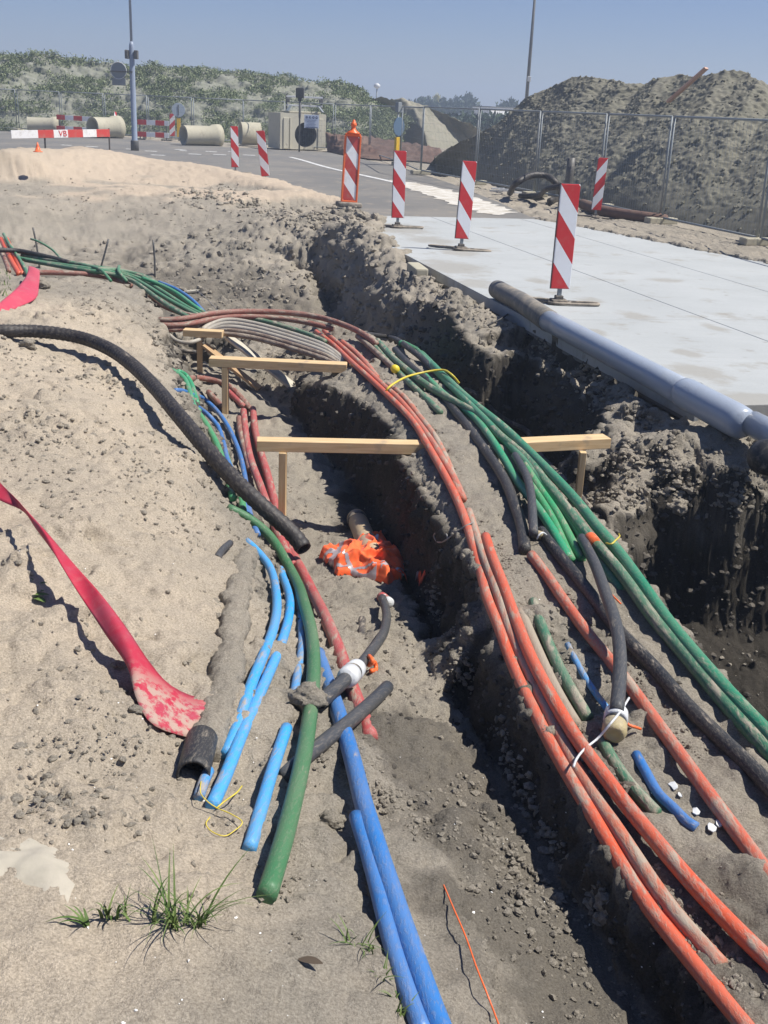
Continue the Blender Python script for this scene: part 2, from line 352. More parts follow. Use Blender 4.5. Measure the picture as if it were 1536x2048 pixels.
for x, y in ((-60,30),(-25,30),(-60,8),(-20,10),(-8,12),(-60,-6),(-3,-1.5),(3,-1.5),(60,-6),(14,3),(14,8),(60,8),(12,12),(20,30),(60,45),(-60,45),(0,45),(6,14),(4,20),(2.5,26),(0,30),(-5,32),(5,9),(8,6)):
    z = .25 if (y < 12 and x < 0) else (-.05 if y > 8 else 0.0)
    LINES.append(([Vector((x, y, z))], 1))
pts = []
for ps, step in LINES:
    if len(ps) == 1: pts.append(ps[0]); continue
    for a, b in zip(ps[:-1], ps[1:]):
        n = max(1, int((b.xy - a.xy).length / step))
        pts += [a.lerp(b, k / n) for k in range(n)]
    pts.append(ps[-1])
seen = {}; P3 = []
for p in pts:
    k = (round(p.x / .012), round(p.y / .012))
    if k in seen: continue
    seen[k] = 1; P3.append(p)
res = delaunay_2d_cdt([p.xy for p in P3], [], [], 0, 1e-6, True)
TV = []
for i, v in enumerate(res[0]):
    o_ = res[3][i]; TV.append((v.x, v.y, P3[o_[0]].z if o_ else 0.0))
TV = np.array(TV); TF = res[2]
def raster(x0, x1, y0, y1, s):
    nx = int((x1 - x0) / s) + 1; ny = int((y1 - y0) / s) + 1; Hm = np.full((ny, nx), np.nan)
    for f in TF:
        a, b, c = TV[f[0]], TV[f[1]], TV[f[2]]
        mnx = max(0, int((min(a[0], b[0], c[0]) - x0) / s)); mxx = min(nx - 1, int((max(a[0], b[0], c[0]) - x0) / s) + 1)
        mny = max(0, int((min(a[1], b[1], c[1]) - y0) / s)); mxy = min(ny - 1, int((max(a[1], b[1], c[1]) - y0) / s) + 1)
        if mxx < mnx or mxy < mny: continue
        X, Y = np.meshgrid(x0 + np.arange(mnx, mxx + 1) * s, y0 + np.arange(mny, mxy + 1) * s)
        d = (b[1] - c[1]) * (a[0] - c[0]) + (c[0] - b[0]) * (a[1] - c[1])
        if abs(d) < 1e-12: continue
        l0 = ((b[1] - c[1]) * (X - c[0]) + (c[0] - b[0]) * (Y - c[1])) / d
        l1 = ((c[1] - a[1]) * (X - c[0]) + (a[0] - c[0]) * (Y - c[1])) / d
        l2 = 1 - l0 - l1; m = (l0 >= -1e-6) & (l1 >= -1e-6) & (l2 >= -1e-6)
        sub = Hm[mny:mxy + 1, mnx:mxx + 1]; sub[m] = (l0 * a[2] + l1 * b[2] + l2 * c[2])[m]
    Hm[np.isnan(Hm)] = 0
    return Hm
def blur(A, k):
    for _ in range(k):
        B = np.pad(A, 1, 'edge'); A = (B[:-2, 1:-1] + B[2:, 1:-1] + B[1:-1, :-2] + B[1:-1, 2:] + 2 * A) / 6
    return A
NX0, NX1, NY0, NY1, NS = -4.2, 5.4, .0, 14.0, .016
FX0, FX1, FY0, FY1, FS = -24., 24., -4., 44.0, .08
near = blur(raster(NX0, NX1, NY0, NY1, NS), 4); far = blur(raster(FX0, FX1, FY0, FY1, FS), 4)
VA = W(1052, 434, 0); VB = W(1536, 527, 0)
def road_mask(x, y):
    """1 where the slab or the asphalt lies over the soil"""
    u = (x - SE0.x) * snor.x + (y - SE0.y) * snor.y; v = (x - SE0.x) * sdir.x + (y - SE0.y) * sdir.y
    L = (SE1 - SE0).length
    vr = (x - VA.x) * (VB.y - VA.y) - (y - VA.y) * (VB.x - VA.x) + .25 * vn2(x * 1.2, y * 1.2, 61) + .1 * vn2(x * 5, y * 5, 62)
    return ((u > .1 + np.clip(-v, 0, 4) * .28) & (u < 9) & (v > -3.7) & (v < L - .1) & (vr > 0)) * 1.0
def soft(x, a, b): return np.clip((x - a) / (b - a), 0, 1)
def seg_d(px_, py_, a, b):
    ax, ay, bx, by = a.x, a.y, b.x, b.y; dx, dy = bx - ax, by - ay
    t = np.clip(((px_ - ax) * dx + (py_ - ay) * dy) / (dx * dx + dy * dy), 0, 1)
    return np.hypot(px_ - ax - t * dx, py_ - ay - t * dy)
def in_poly(x, y, P):
    r_ = np.zeros(x.shape, bool)
    for i in range(len(P)):
        a, c = P[i], P[i - 1]
        if abs(a.y - c.y) < 1e-9: continue
        r_ ^= ((a.y > y) != (c.y > y)) & (x < (c.x - a.x) * (y - a.y) / (c.y - a.y) + a.x)
    return r_
def add_noise(Hm, x0, y0, s, nearmap):
    ny, nx = Hm.shape; X, Y = np.meshgrid(x0 + np.arange(nx) * s, y0 + np.arange(ny) * s)
    gy, gx = np.gradient(Hm, s); steep = np.clip((np.hypot(gx, gy) - .6) / 1.5, 0, 1)
    n1 = fbm2(X, Y, 1.3, 3, 1); n2 = fbm2(X, Y, 4.5, 3, 11); n3 = np.abs(fbm2(X, Y, 9, 3, 21))
    rough = np.clip(.5 + fbm2(X, Y, .9, 2, 31) * .9, .12, 1)
    farf = np.clip((Y - 8) / 8, 0, 1)
    A = n1 * .018 + n2 * (.008 + .012 * rough) + (n3 - .3) * .022 * rough
    pl = np.tanh(5 * (fbm2(X, Y, 2.1, 4, 201) - .08)) * .5 + np.tanh(7 * (fbm2(X, Y, 4.6, 4, 207) - .2)) * .35
    A = A + pl * .010 * np.clip((9 - Y) / 3, 0, 1) * np.clip((.6 - X) / .4, .35, 1) + np.clip(fbm2(X, Y, 7.5, 3, 213) - .25, 0, 1) * .035 * rough
    A = A + farf * np.where(X < -.9, .55, 1) * (n1 * .05 + n2 * .04 + (n3 - .3) * .05 + (np.abs(fbm2(X, Y, 2.6, 3, 41)) - .3) * .10)
    A = A + steep * (n2 * .04 + (n3 - .3) * .05)
    lump = np.clip(fbm2(X, Y, 2.2, 4, 51) - .1, 0, 1); rz = np.exp(-((X - 1.6) / 1.1) ** 2) * np.clip((Y - 4.6) / 1, 0, 1) * np.clip((10.5 - Y) / 2, 0, 1)
    A = A + rz * (lump * .12 + n2 * .03)
    A = A * np.where(Y > 20.5, .45, 1)
    cd = np.full(X.shape, 9.)
    if nearmap:
        for P_ in (blw[4:], brw[4:]):
            for p_, q_ in zip(P_[:-1], P_[1:]): cd = np.minimum(cd, seg_d(X, Y, p_, q_))
    A = A * np.clip(cd / .14, .25, 1); A = np.minimum(A, .10 + 0 * A); rm = road_mask(X, Y)
    out = Hm + A
    u = (X - SE0.x) * snor.x + (Y - SE0.y) * snor.y
    out = np.where((rm < .5) & (u > 1.5) & (Y > 7) & (Y < 30) & ((X - SE0.x) * sdir.x + (Y - SE0.y) * sdir.y > -3.5) & (X > 1) & (((X - VA.x) * (VB.y - VA.y) - (Y - VA.y) * (VB.x - VA.x)) < 1), np.maximum(out, .02 + .02 * n2 + .02 * n3) , out)
    if not nearmap:
        pm = in_poly(X, Y, [W(a_, b_, 0) for a_, b_ in ((-900, 240), (0, 268), (240, 276), (345, 288), (560, 303), (655, 308), (700, 320), (800, 342), (900, 378), (1000, 408), (1060, 432), (1040, 446), (760, 446), (735, 425), (690, 395), (600, 380), (520, 350), (450, 335), (300, 312), (150, 310), (0, 320), (-900, 330))])
        pm = blur(pm.astype(float), 6); out = out - .16 * pm
    return np.where(rm > 0, np.minimum(out, -.10), out)
_fm = np.zeros(far.shape); _fm[int((22 - FY0) / FS):, :int((-5.5 - FX0) / FS)] = 1; _fm = blur(_fm, 10); far = far * (1 - _fm) + blur(far, 22) * _fm
near_s = blur(near.copy(), 14); far_s = far.copy()
near = add_noise(near, NX0, NY0, NS, True); far = add_noise(far, FX0, FY0, FS, False)
def samp(Hm, x0, y0, s, x, y):
    ny, nx = Hm.shape; fx = np.clip((x - x0) / s, 0, nx - 1.001); fy = np.clip((y - y0) / s, 0, ny - 1.001)
    ix = fx.astype(int); iy = fy.astype(int); fx = fx - ix; fy = fy - iy
    return (Hm[iy, ix] * (1 - fx) + Hm[iy, ix + 1] * fx) * (1 - fy) + (Hm[iy + 1, ix] * (1 - fx) + Hm[iy + 1, ix + 1] * fx) * fy
def Hh(x, y, smooth=False):
    x = np.asarray(x, float); y = np.asarray(y, float)
    a = samp(near_s if smooth else near, NX0, NY0, NS, x, y); b = samp(far_s if smooth else far, FX0, FY0, FS, x, y)
    m = np.minimum(np.minimum((x - NX0 - .1) / .4, (NX1 - .1 - x) / .4), np.minimum((y - NY0 - .1) / .4, (NY1 - .1 - y) / .8)); m = np.clip(m, 0, 1)
    r = a * m + b * (1 - m)
    ff = np.clip(np.minimum(np.minimum((x - FX0) / 2, (FX1 - x) / 2), (FY1 - y) / 4), 0, 1)
    return r * ff + (-.05) * (1 - ff)
def H1(x, y): return float(Hh(np.array([x]), np.array([y]))[0])
_t = .6 * 1.0012 ** np.arange(4200)
def cast(px, py, dz=0.0, smooth=False):
    """where the line of sight meets the soil raised by dz"""
    d = ray(px, py); X = d.x * _t; Y = d.y * _t; Z = CAMZ + d.z * _t
    g = Z - (Hh(X, Y, smooth) + dz); i = np.argmax(g < 0)
    if not (g < 0).any(): return W(px, py, 0)
    if i == 0: return Vector((X[0], Y[0], Z[0]))
    k = g[i - 1] / (g[i - 1] - g[i]); t = _t[i - 1] + (_t[i] - _t[i - 1]) * k
    return Vector((d.x * t, d.y * t, CAMZ + d.z * t))
# mesh: rings around a point behind the camera, dense where the ground is seen from near by
OX, OY = 0.0, -1.0
az = np.concatenate([np.linspace(-75, -26, 40)[:-1], np.linspace(-26, 26, 640), np.linspace(26, 75, 40)[1:]]) * math.pi / 180
rad = [.4]
while rad[-1] < 700:
    r_ = rad[-1]
    rad.append(r_ + (.08 if r_ < 1.9 else .0105 if r_ < 3.4 else .013 if r_ < 6 else .018 if r_ < 9 else .03 if r_ < 13 else .05 if r_ < 22 else .12 if r_ < 32 else r_ * .02))
rad = np.array(rad)
A_, R_ = np.meshgrid(az, rad); GX = OX + np.sin(A_) * R_; GY = OY + np.cos(A_) * R_
GZ = Hh(GX, GY)
e = .02; SX = (Hh(GX + e, GY) - Hh(GX - e, GY)) / (2 * e); SY = (Hh(GX, GY + e) - Hh(GX, GY - e)) / (2 * e)
nl = np.sqrt(SX ** 2 + SY ** 2 + 1); NXv, NYv, NZv = -SX / nl, -SY / nl, 1 / nl
st = np.clip((1 - NZv) * 2.2, 0, 1)
dist = np.hypot(GX, GY)
rgh = np.clip(.5 + fbm2(GX, GY, 1.1, 2, 71) * .8, .1, 1)
n3 = fbm3(GX, GY, GZ, 22, 3, 5); nb = np.abs(fbm3(GX, GY, GZ, 11, 2, 9)); nc = fbm3(GX, GY, GZ, 5, 2, 15)
n4 = np.abs(fbm3(GX, GY, GZ, 45, 2, 19)); disp = n3 * (.003 + .005 * rgh) + (nb - .3) * .014 * rgh + (n4 - .3) * .007 * rgh + st * (nc * .045 + (nb - .3) * .028 + n3 * .012 + (n4 - .3) * .02) * (1 + np.clip((GY - 9) / 6, 0, 1.2))
rm = road_mask(GX, GY); disp = np.where((rm > 0) | (dist > 45), 0, disp)
GX2 = GX + NXv * disp; GY2 = GY + NYv * disp; GZ2 = GZ + NZv * disp
V = np.stack([GX2.ravel(), GY2.ravel(), GZ2.ravel()], 1)
nr, na = GX.shape; I = np.arange(nr * na).reshape(nr, na)
Q = np.stack([I[:-1, :-1].ravel(), I[:-1, 1:].ravel(), I[1:, 1:].ravel(), I[1:, :-1].ravel()], 1)[:, ::-1]
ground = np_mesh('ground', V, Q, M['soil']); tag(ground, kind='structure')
gx, gy, gz = V[:, 0], V[:, 1], V[:, 2]
zr = soft(-gx + .25 * vn2(gx * 2, gy * 2, 3), .05, .55) * soft(10.5 - gy, 0, 1.5) * soft(gz + .06 * vn2(gx * 3, gy * 3, 4), -.12, .08)          # dry sand on the left bank
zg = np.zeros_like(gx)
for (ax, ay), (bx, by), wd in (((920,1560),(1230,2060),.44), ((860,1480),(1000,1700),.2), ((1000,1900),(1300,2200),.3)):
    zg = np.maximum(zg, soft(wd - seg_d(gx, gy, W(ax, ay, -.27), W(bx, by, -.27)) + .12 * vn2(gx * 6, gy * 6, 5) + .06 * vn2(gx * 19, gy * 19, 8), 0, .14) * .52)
zg = np.maximum(zg, soft(-.45 - gz, 0, .2) * soft(gx, .15, .5) * soft(14 - gy, 0, 2))                      # deep shade painted low in the right-hand trench
zg = np.maximum(zg, .9 * soft(-.54 - gz + .05 * vn2(gx * 6, gy * 6, 16), 0, .08) * soft(9.5 - gy, 0, 1) * soft(gx + .06 * vn2(gx * 5, gy * 5, 17), -.36, -.24) * soft(gy, 6.1, 6.5))  # shadow painted on the inner trench floor along the berm wall
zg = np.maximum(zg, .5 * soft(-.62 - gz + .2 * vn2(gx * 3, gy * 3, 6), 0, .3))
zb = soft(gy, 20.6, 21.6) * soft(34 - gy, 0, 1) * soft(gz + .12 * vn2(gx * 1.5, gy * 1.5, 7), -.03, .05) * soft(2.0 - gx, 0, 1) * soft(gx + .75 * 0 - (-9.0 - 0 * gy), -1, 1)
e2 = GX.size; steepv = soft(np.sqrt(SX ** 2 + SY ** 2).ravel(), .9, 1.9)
zg = np.maximum(zg, steepv * soft(-.0 - gz, 0, .07) * soft(14 - gy, 0, 3) * (.85 + .15 * vn2(gx * 5, gz * 9, 12)))  # steep cut faces below ground level coloured darker to deepen their shade
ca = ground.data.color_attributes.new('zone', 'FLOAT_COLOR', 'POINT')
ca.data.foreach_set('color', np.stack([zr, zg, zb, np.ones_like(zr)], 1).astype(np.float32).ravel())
# ------------------------------------------------------------------ road surfaces
def asphalt_mat():
    m, t, b = newmat('asphalt'); v = objvec(t)
    f, _ = noise_fac(t, .35, .4, .65, 5, .6, v); g, _ = noise_fac(t, 45, .3, .7, 4, .7, v); d, _ = noise_fac(t, 2.2, .55, .72, 6, .65, v)
    c = mix(t, (.155, .15, .14), (.215, .20, .175), f); c = mix(t, c, (.12, .115, .11), mul(t, g, .3)); c = mix(t, c, (.36, .30, .22), mul(t, d, .6))
    t.links.new(c, b.inputs['Base Color']); b.inputs['Roughness'].default_value = .9; bump(t, b, g, .3, .01); return m
def concrete_mat(name, c0, c1, stain=(.36, .31, .24), st=.6, stains=()):
    m, t, b = newmat(name); v = objvec(t)
    f, _ = noise_fac(t, .6, .35, .65, 6, .6, v); g, _ = noise_fac(t, 40, .3, .7, 5, .75, v); d, _ = noise_fac(t, 1.6, .56, .70, 7, .7, v); e, _ = noise_fac(t, 7, .66, .74, 3, .5, v)
    mp = N(t, 'ShaderNodeMapping'); mp.inputs['Scale'].default_value = (1, 14, 1); mp.inputs['Rotation'].default_value = (0, 0, R(12)); t.links.new(v, mp.inputs[0])
    br, _ = noise_fac(t, 1.3, .4, .7, 4, .6, mp.outputs[0])
    c = mix(t, c0, c1, f); c = mix(t, c, tuple(x * .82 for x in c0), mul(t, g, .25)); c = mix(t, c, tuple(x * .9 for x in c0), mul(t, br, .35))
    c = mix(t, c, stain, mul(t, d, st)); c = mix(t, c, (.2, .18, .15), mul(t, e, .5))
    wn = N(t, 'ShaderNodeTexNoise'); wn.inputs['Scale'].default_value = 3.2; wn.inputs['Detail'].default_value = 7; wn.inputs['Roughness'].default_value = .7; t.links.new(v, wn.inputs['Vector']); tot = None
    for (x, y, rx, ry) in stains:
        q_ = W(x, y, 0); mp2 = N(t, 'ShaderNodeMapping', vector_type='TEXTURE'); mp2.inputs['Location'].default_value = q_; mp2.inputs['Scale'].default_value = (rx, ry, 1); mp2.inputs['Rotation'].default_value = (0, 0, R(14)); t.links.new(v, mp2.inputs[0])
        ln = N(t, 'ShaderNodeVectorMath', operation='LENGTH'); t.links.new(mp2.outputs[0], ln.inputs[0]); s_ = mul(t, ln.outputs['Value'], mul(t, wn.outputs['Fac'], 2.6), 'ADD')
        mr_ = N(t, 'ShaderNodeMapRange'); mr_.inputs['From Min'].default_value = 2.35; mr_.inputs['From Max'].default_value = 1.85; t.links.new(s_, mr_.inputs['Value']); tot = mr_.outputs['Result'] if tot is None else mul(t, tot, mr_.outputs['Result'], 'MAXIMUM')
    if tot is not None: c = mix(t, c, stain, mul(t, tot, .5))
    t.links.new(c, b.inputs['Base Color']); b.inputs['Roughness'].default_value = .85; bump(t, b, mul(t, g, br, 'ADD'), .25, .006); return m
M['asphalt'] = asphalt_mat(); M['concrete'] = concrete_mat('concrete', (.37, .388, .386), (.43, .448, .445), (.25, .225, .18), .75, ((905,535,.5,.9),(950,567,.25,.5),(800,458,.6,1.0),(1270,632,.18,.3),(1395,745,.25,.4),(1490,800,.5,.3),(1195,665,.1,.2),(1075,561,.15,.3),(1375,706,.12,.2),(1260,718,.1,.2),(920,506,.3,.5),(1430,655,.1,.25),(1180,600,.15,.25),(1330,560,.3,.2),(860,480,.4,.6)))
M['old_concrete'] = concrete_mat('old_concrete', (.40, .375, .28), (.50, .46, .35), (.24, .2, .14), .5)
m, t, b = newmat('white_line'); v = objvec(t); f, _ = noise_fac(t, 5, .5, .62, 6, .7, v); t.links.new(mix(t, (.72, .72, .69), (.25, .23, .2), mul(t, f, .7)), b.inputs['Base Color']); M['white_line'] = m
def flat_poly(name, pts, z, mat, kind='structure', sub=0):
    me = bpy.data.meshes.new(name); bm = bmesh.new(); vs = [bm.verts.new((p[0], p[1], z)) for p in pts]; f = bm.faces.new(vs)
    f.normal_update()
    if f.normal.z < 0: f.normal_flip()
    bmesh.ops.triangulate(bm, faces=bm.faces[:]); bm.to_mesh(me); bm.free()
    o = bpy.data.objects.new(name, me); COL.objects.link(o); me.materials.append(mat); tag(o, kind=kind); return o
# concrete slabs, poured in bays; joints are real gaps
SL = (SE1 - SE0).length; SW = 8.6
def slab_pt(u, v): return SE0 + snor * u + sdir * v
mb = MB(); gap = .011
us = [0, 1.95, 3.75, 5.6, SW]; vs = [-3.45, 2.0, 7.0, SL]
rotm = Matrix((sdir, -snor, Vector((0, 0, 1)))).transposed()
for i in range(4):
    for j in range(3):
        u0, u1, v0, v1 = us[i] + gap * (i > 0), us[i + 1], vs[j] + gap * (j > 0) * .8, vs[j + 1]
        c = slab_pt((u0 + u1) / 2, (v0 + v1) / 2); mb.box((c.x, c.y, -.06), (v1 - v0, u1 - u0, .12), rotm, .006)
o = mb.build('concrete_road', M['concrete']); tag(o, kind='structure')
mb = MB(); c = slab_pt(SW / 2, (SL - 3.4) / 2); mb.box((c.x, c.y, -.125), (SL + 3.4 - .02, SW - .02, .05), rotm); tag(mb.build('road_base', M['asphalt']), kind='structure')
# old curb blocks half buried at the far corner of the slab
K0 = cast(838, 545); mb = MB(); mb.box((K0.x - .02, K0.y + .1, -.045), (.16, .62, .24), Matrix.Rotation(R(10), 3, 'Z'), .02)
o = mb.build('concrete_block', M['old_concrete']); tag(o, 'grey kerb block half buried in earth at the corner of the concrete road', 'kerb block')
# asphalt with thin sheet thickness
far_edge = [(-900, 225), (-300, 246), (0, 262), (240, 273), (345, 285), (450, 293), (560, 300), (655, 304), (700, 314), (800, 333), (900, 366), (1000, 405), (1060, 433)]
aj = [slab_pt(u, -3.47) for u in (5.0, 2.5, .4, -.1)]
low = [(690, 408), (600, 398), (500, 375), (300, 350), (0, 345), (-500, 345)]
flat_poly('asphalt_road', [W(x, y, 0) for x, y in far_edge] + aj + [W(x, y, 0) for x, y in low], -.004, M['asphalt'])
def strip(pts, wd, z, mat, name):
    P = spline([W(x, y, 0) for x, y in pts], .4); Vv = []; Ff = []
    for i, p in enumerate(P):
        t_ = (P[min(i + 1, len(P) - 1)] - P[max(i - 1, 0)]).normalized(); n_ = Vector((-t_.y, t_.x, 0))
        wv = wd[0] + (wd[1] - wd[0]) * i / (len(P) - 1) if isinstance(wd, tuple) else wd
        Vv += [(p + n_ * wv / 2).to_tuple()[:2] + (z,), (p - n_ * wv / 2).to_tuple()[:2] + (z,)]
        if i: k = 2 * i; Ff.append((k - 2, k - 1, k + 1, k))
    return mesh_obj(name, Vv, Ff, mat, smooth=False)
o = strip([(580, 314), (600, 319), (660, 336), (760, 358), (830, 374), (880, 387)], (.16, .2), .002, M['white_line'], 'road_line'); tag(o, kind='structure')
mb = MB()
for (x, y, l) in ((250,298,24),(288,302,24),(348,299,22),(300,310,28),(358,301,14),(375,308,26),(410,303,22),(425,309,26),(455,303,18),(485,310,24),(120,290,20),(170,293,24)):
    a = W(x, y, 0); b_ = W(x + l, y + 1.2, 0); n_ = Vector((0, .33, 0))
    mb.add([(a.x, a.y, .002), (b_.x, b_.y, .002), (b_.x, b_.y + .33, .002), (a.x, a.y + .33, .002)], [(0, 1, 2, 3)])
tag(mb.build('road_marking', M['white_line']), kind='structure')
# lime-white sand spilt along the right-hand road edge
m, t, b = newmat('white_sand'); v = objvec(t); f, _ = noise_fac(t, 3, .4, .6, 6, .7, v); t.links.new(mix(t, (.62, .6, .55), (.42, .38, .31), f), b.inputs['Base Color']); b.inputs['Roughness'].default_value = .95; M['white_sand'] = m
def ragged(name, pts, z, mat, amp, kind='structure', seed=0, n=14):
    P = []
    for i in range(len(pts)):
        a = W(*pts[i], 0); b_ = W(*pts[(i + 1) % len(pts)], 0)
        for k in range(n):
            p = a.lerp(b_, k / n); q = amp * vn2(np.array([p.x * 5]), np.array([p.y * 5]), seed)[0] + amp * .5 * vn2(np.array([p.x * 17]), np.array([p.y * 17]), seed)[0]
            P.append(p + Vector((q, q * .6, 0)))
    return flat_poly(name, P, z, mat, kind)
def hill_mat(name, c0, c1, c2, bs=.35):
    m, t, b = newmat(name); v = objvec(t); f, _ = noise_fac(t, .5, .4, .62, 7, .7, v); g, r = noise_fac(t, 2.8, .42, .6, 6, .75, v)
    c = mix(t, c0, c1, f); c = mix(t, c, c2, mul(t, g, .75)); t.links.new(c, b.inputs['Base Color']); b.inputs['Roughness'].default_value = 1; b.inputs['Specular IOR Level'].default_value = .05; bump(t, b, r, bs, .06); return m
M['dirt_film'] = hill_mat('dirt_film', (.36, .32, .25), (.42, .37, .29), (.30, .27, .21))
ragged('sand_spill', [(780,360),(830,366),(900,380),(960,398),(1030,424),(1000,431),(960,426),(915,412),(850,388),(800,372)], .004, M['white_sand'], .12, 'stuff', 2)

# ------------------------------------------------------------------ hill with weeds, far land, heaps
M['hill'] = hill_mat('hill_soil', (.22, .22, .18), (.26, .26, .22), (.19, .20, .145))
M['far_sand'] = hill_mat('far_sand', (.25, .235, .185), (.30, .275, .22), (.22, .215, .16))
M['mound'] = hill_mat('mound_clay', (.185, .175, .14), (.22, .21, .17), (.165, .16, .125), .12)
def sheet(name, front, ridge, mat, nv=60, amp=.3, frq=1.0, back=8, kind='structure', n_u=300, seed=3, prof=.85, sharp=1):
    """bank between a front foot line and a ridge line (world points), with a back slope"""
    def res_(P, n):
        P = [Vector(p) for p in P]; L = [0]
        for a, b_ in zip(P[:-1], P[1:]): L.append(L[-1] + (b_ - a).length)
        return np.array([[float(np.interp(s, L, [p[k] for p in P])) for k in range(3)] for s in np.linspace(0, L[-1], n)])
    A = res_(front, n_u); B = res_(ridge, n_u); rows = []
    T_ = list(np.linspace(0, 1, nv)) + [1 + .12 * k for k in range(1, 10)]
    for t_ in T_:
        if t_ <= 1:
            p = A * (1 - t_) + B * t_; p[:, 2] = A[:, 2] + (B[:, 2] - A[:, 2]) * (t_ ** prof if sharp else t_)
        else:
            k = (t_ - 1) / 1.08; p = B.copy(); p[:, 1] += back * k; p[:, 2] = B[:, 2] * (1 - k ** 1.3) - .2 * k
        rows.append(p)
    P = np.array(rows); X, Y, Z = P[..., 0], P[..., 1], P[..., 2]
    tt = np.array(T_)[:, None]; env = np.clip(tt * 5, .15, 1) * np.clip(Z / .3 + .3, .1, 1)
    a = fbm3(X, Y, Z, frq, 4, seed); b_ = np.abs(fbm3(X, Y, Z, frq * 2.7, 3, seed + 9)); c_ = fbm3(X, Y, Z, frq * .8, 2, seed + 4)
    X2 = X + env * amp * .7 * c_; Y2 = Y - env * amp * (a * .8 + (b_ - .25) * .9); Z2 = Z + env * amp * (a * .55 + (b_ - .25) * .8)
    Vn = np.stack([X2.ravel(), Y2.ravel(), Z2.ravel()], 1); nr_, na_ = X.shape; I_ = np.arange(nr_ * na_).reshape(nr_, na_)
    Qn = np.stack([I_[:-1, :-1].ravel(), I_[:-1, 1:].ravel(), I_[1:, 1:].ravel(), I_[1:, :-1].ravel()], 1)
    o_ = np_mesh(name, Vn, Qn, mat); tag(o_, kind=kind); return P, o_
foot = [(-900, 224), (-400, 245), (0, 262), (240, 271), (450, 285), (560, 292), (655, 296), (720, 305), (760, 312)]
rdg = [(-900, 92), (-400, 92), (-100, 96), (0, 101), (60, 106), (130, 112), (200, 120), (270, 128), (330, 130), (400, 136), (470, 142), (540, 150), (600, 156), (660, 163), (700, 170), (740, 195), (790, 228), (820, 240)]
hp, hill = sheet('hill', [W(x, y, 0) + Vector((0, 1.5, -.1)) for x, y in foot], [WD(x, y + 5, 68 - 4 * max(0, (x - 600) / 220)) for x, y in rdg], M['hill'], 70, .28, .8, 14, prof=.9)
f2 = [(640, 262), (700, 268), (780, 285), (860, 300), (930, 296), (980, 280)]; r2 = [(640, 192), (700, 193), (760, 197), (812, 200), (840, 211), (872, 222), (910, 238), (960, 262)]
sheet('sand_hill', [W(x, y, 0) + Vector((0, 2, -.1)) for x, y in f2], [WD(x, y, 66) for x, y in r2], M['far_sand'], 40, .16, .6, 10, n_u=120, seed=12)
mfoot = [(858, 345), (905, 352), (1000, 378), (1080, 395), (1180, 414), (1300, 444), (1420, 468), (1536, 492), (1800, 560), (2100, 640)]
mr = [(872, 312), (900, 290), (960, 262), (1000, 240), (1040, 202), (1070, 182), (1100, 172), (1145, 150), (1190, 150), (1220, 154), (1250, 163), (1290, 164), (1320, 151), (1360, 146), (1400, 150), (1450, 139), (1490, 140), (1520, 155), (1560, 180), (1700, 150), (2100, 140)]
md = [36, 36, 36, 36, 36, 35, 35, 34, 33, 33, 32, 32, 31, 31, 30, 29, 29, 28, 28, 26, 22]
mp_, mound = sheet('soil_mound', [W(x, y, 0) + Vector((.25, .9, -.1)) for x, y in mfoot], [WD(x, y + 4, d) for (x, y), d in zip(mr, md)], M['mound'], 190, .055, 2.6, 9, n_u=520, seed=31, prof=.78)
# low bank of rusty soil and stacked steel sheets behind the far fence
sheet('red_soil_bank', [W(x, y, 0) for x, y in ((655, 304), (740, 318), (830, 322), (900, 330))], [WD(x, y, 50) for x, y in ((655, 268), (720, 272), (800, 283), (880, 296))], hill_mat('red_soil', (.16, .10, .08), (.20, .14, .11), (.10, .07, .06)), 20, .12, 1.2, 3, n_u=80, seed=44)
# dirt clods lying about: on the banks, thick along trench rims, and on the mound
def clods(name, P, S, mat, seed=1):
    rs = np.random.RandomState(seed); t0 = (1 + 5 ** .5) / 2
    iv = np.array([(-1,t0,0),(1,t0,0),(-1,-t0,0),(1,-t0,0),(0,-1,t0),(0,1,t0),(0,-1,-t0),(0,1,-t0),(t0,0,-1),(t0,0,1),(-t0,0,-1),(-t0,0,1)]) / math.hypot(1, t0)
    fc = np.array([(0,11,5),(0,5,1),(0,1,7),(0,7,10),(0,10,11),(1,5,9),(5,11,4),(11,10,2),(10,7,6),(7,1,8),(3,9,4),(3,4,2),(3,2,6),(3,6,8),(3,8,9),(4,9,5),(2,4,11),(6,2,10),(8,6,7),(9,8,1)])
    n = len(P); rad_ = rs.uniform(.62, 1.25, (n, 12, 1)); ax = rs.uniform(.6, 1.3, (n, 1, 3)); ax[:, :, 2] *= .75
    an = rs.uniform(0, 6.28, n); c, s = np.cos(an), np.sin(an); v = iv[None] * rad_ * ax
    x = v[..., 0] * c[:, None] - v[..., 1] * s[:, None]; y = v[..., 0] * s[:, None] + v[..., 1] * c[:, None]
    v = np.stack([x, y, v[..., 2]], 2) * S[:, None, None] + P[:, None, :]
    Fm = (fc[None] + 12 * np.arange(n)[:, None, None]).reshape(-1, 3)
    o_ = np_mesh(name, v.reshape(-1, 3), Fm, mat, False); tag(o_, kind='stuff'); return o_
rs = np.random.RandomState(5); PX = []; S_ = []
def scatter(cx, cy, sx, sy, n, smin, smax, pw=2.5):
    """n clods around a pixel, found by looking at the soil"""
    for _ in range(n):
        q = cast(cx + rs.normal() * sx, cy + rs.normal() * sy)
        s = (smin + (smax - smin) * rs.rand() ** pw); PX.append((q.x, q.y, q.z + s * .15)); S_.append(s)
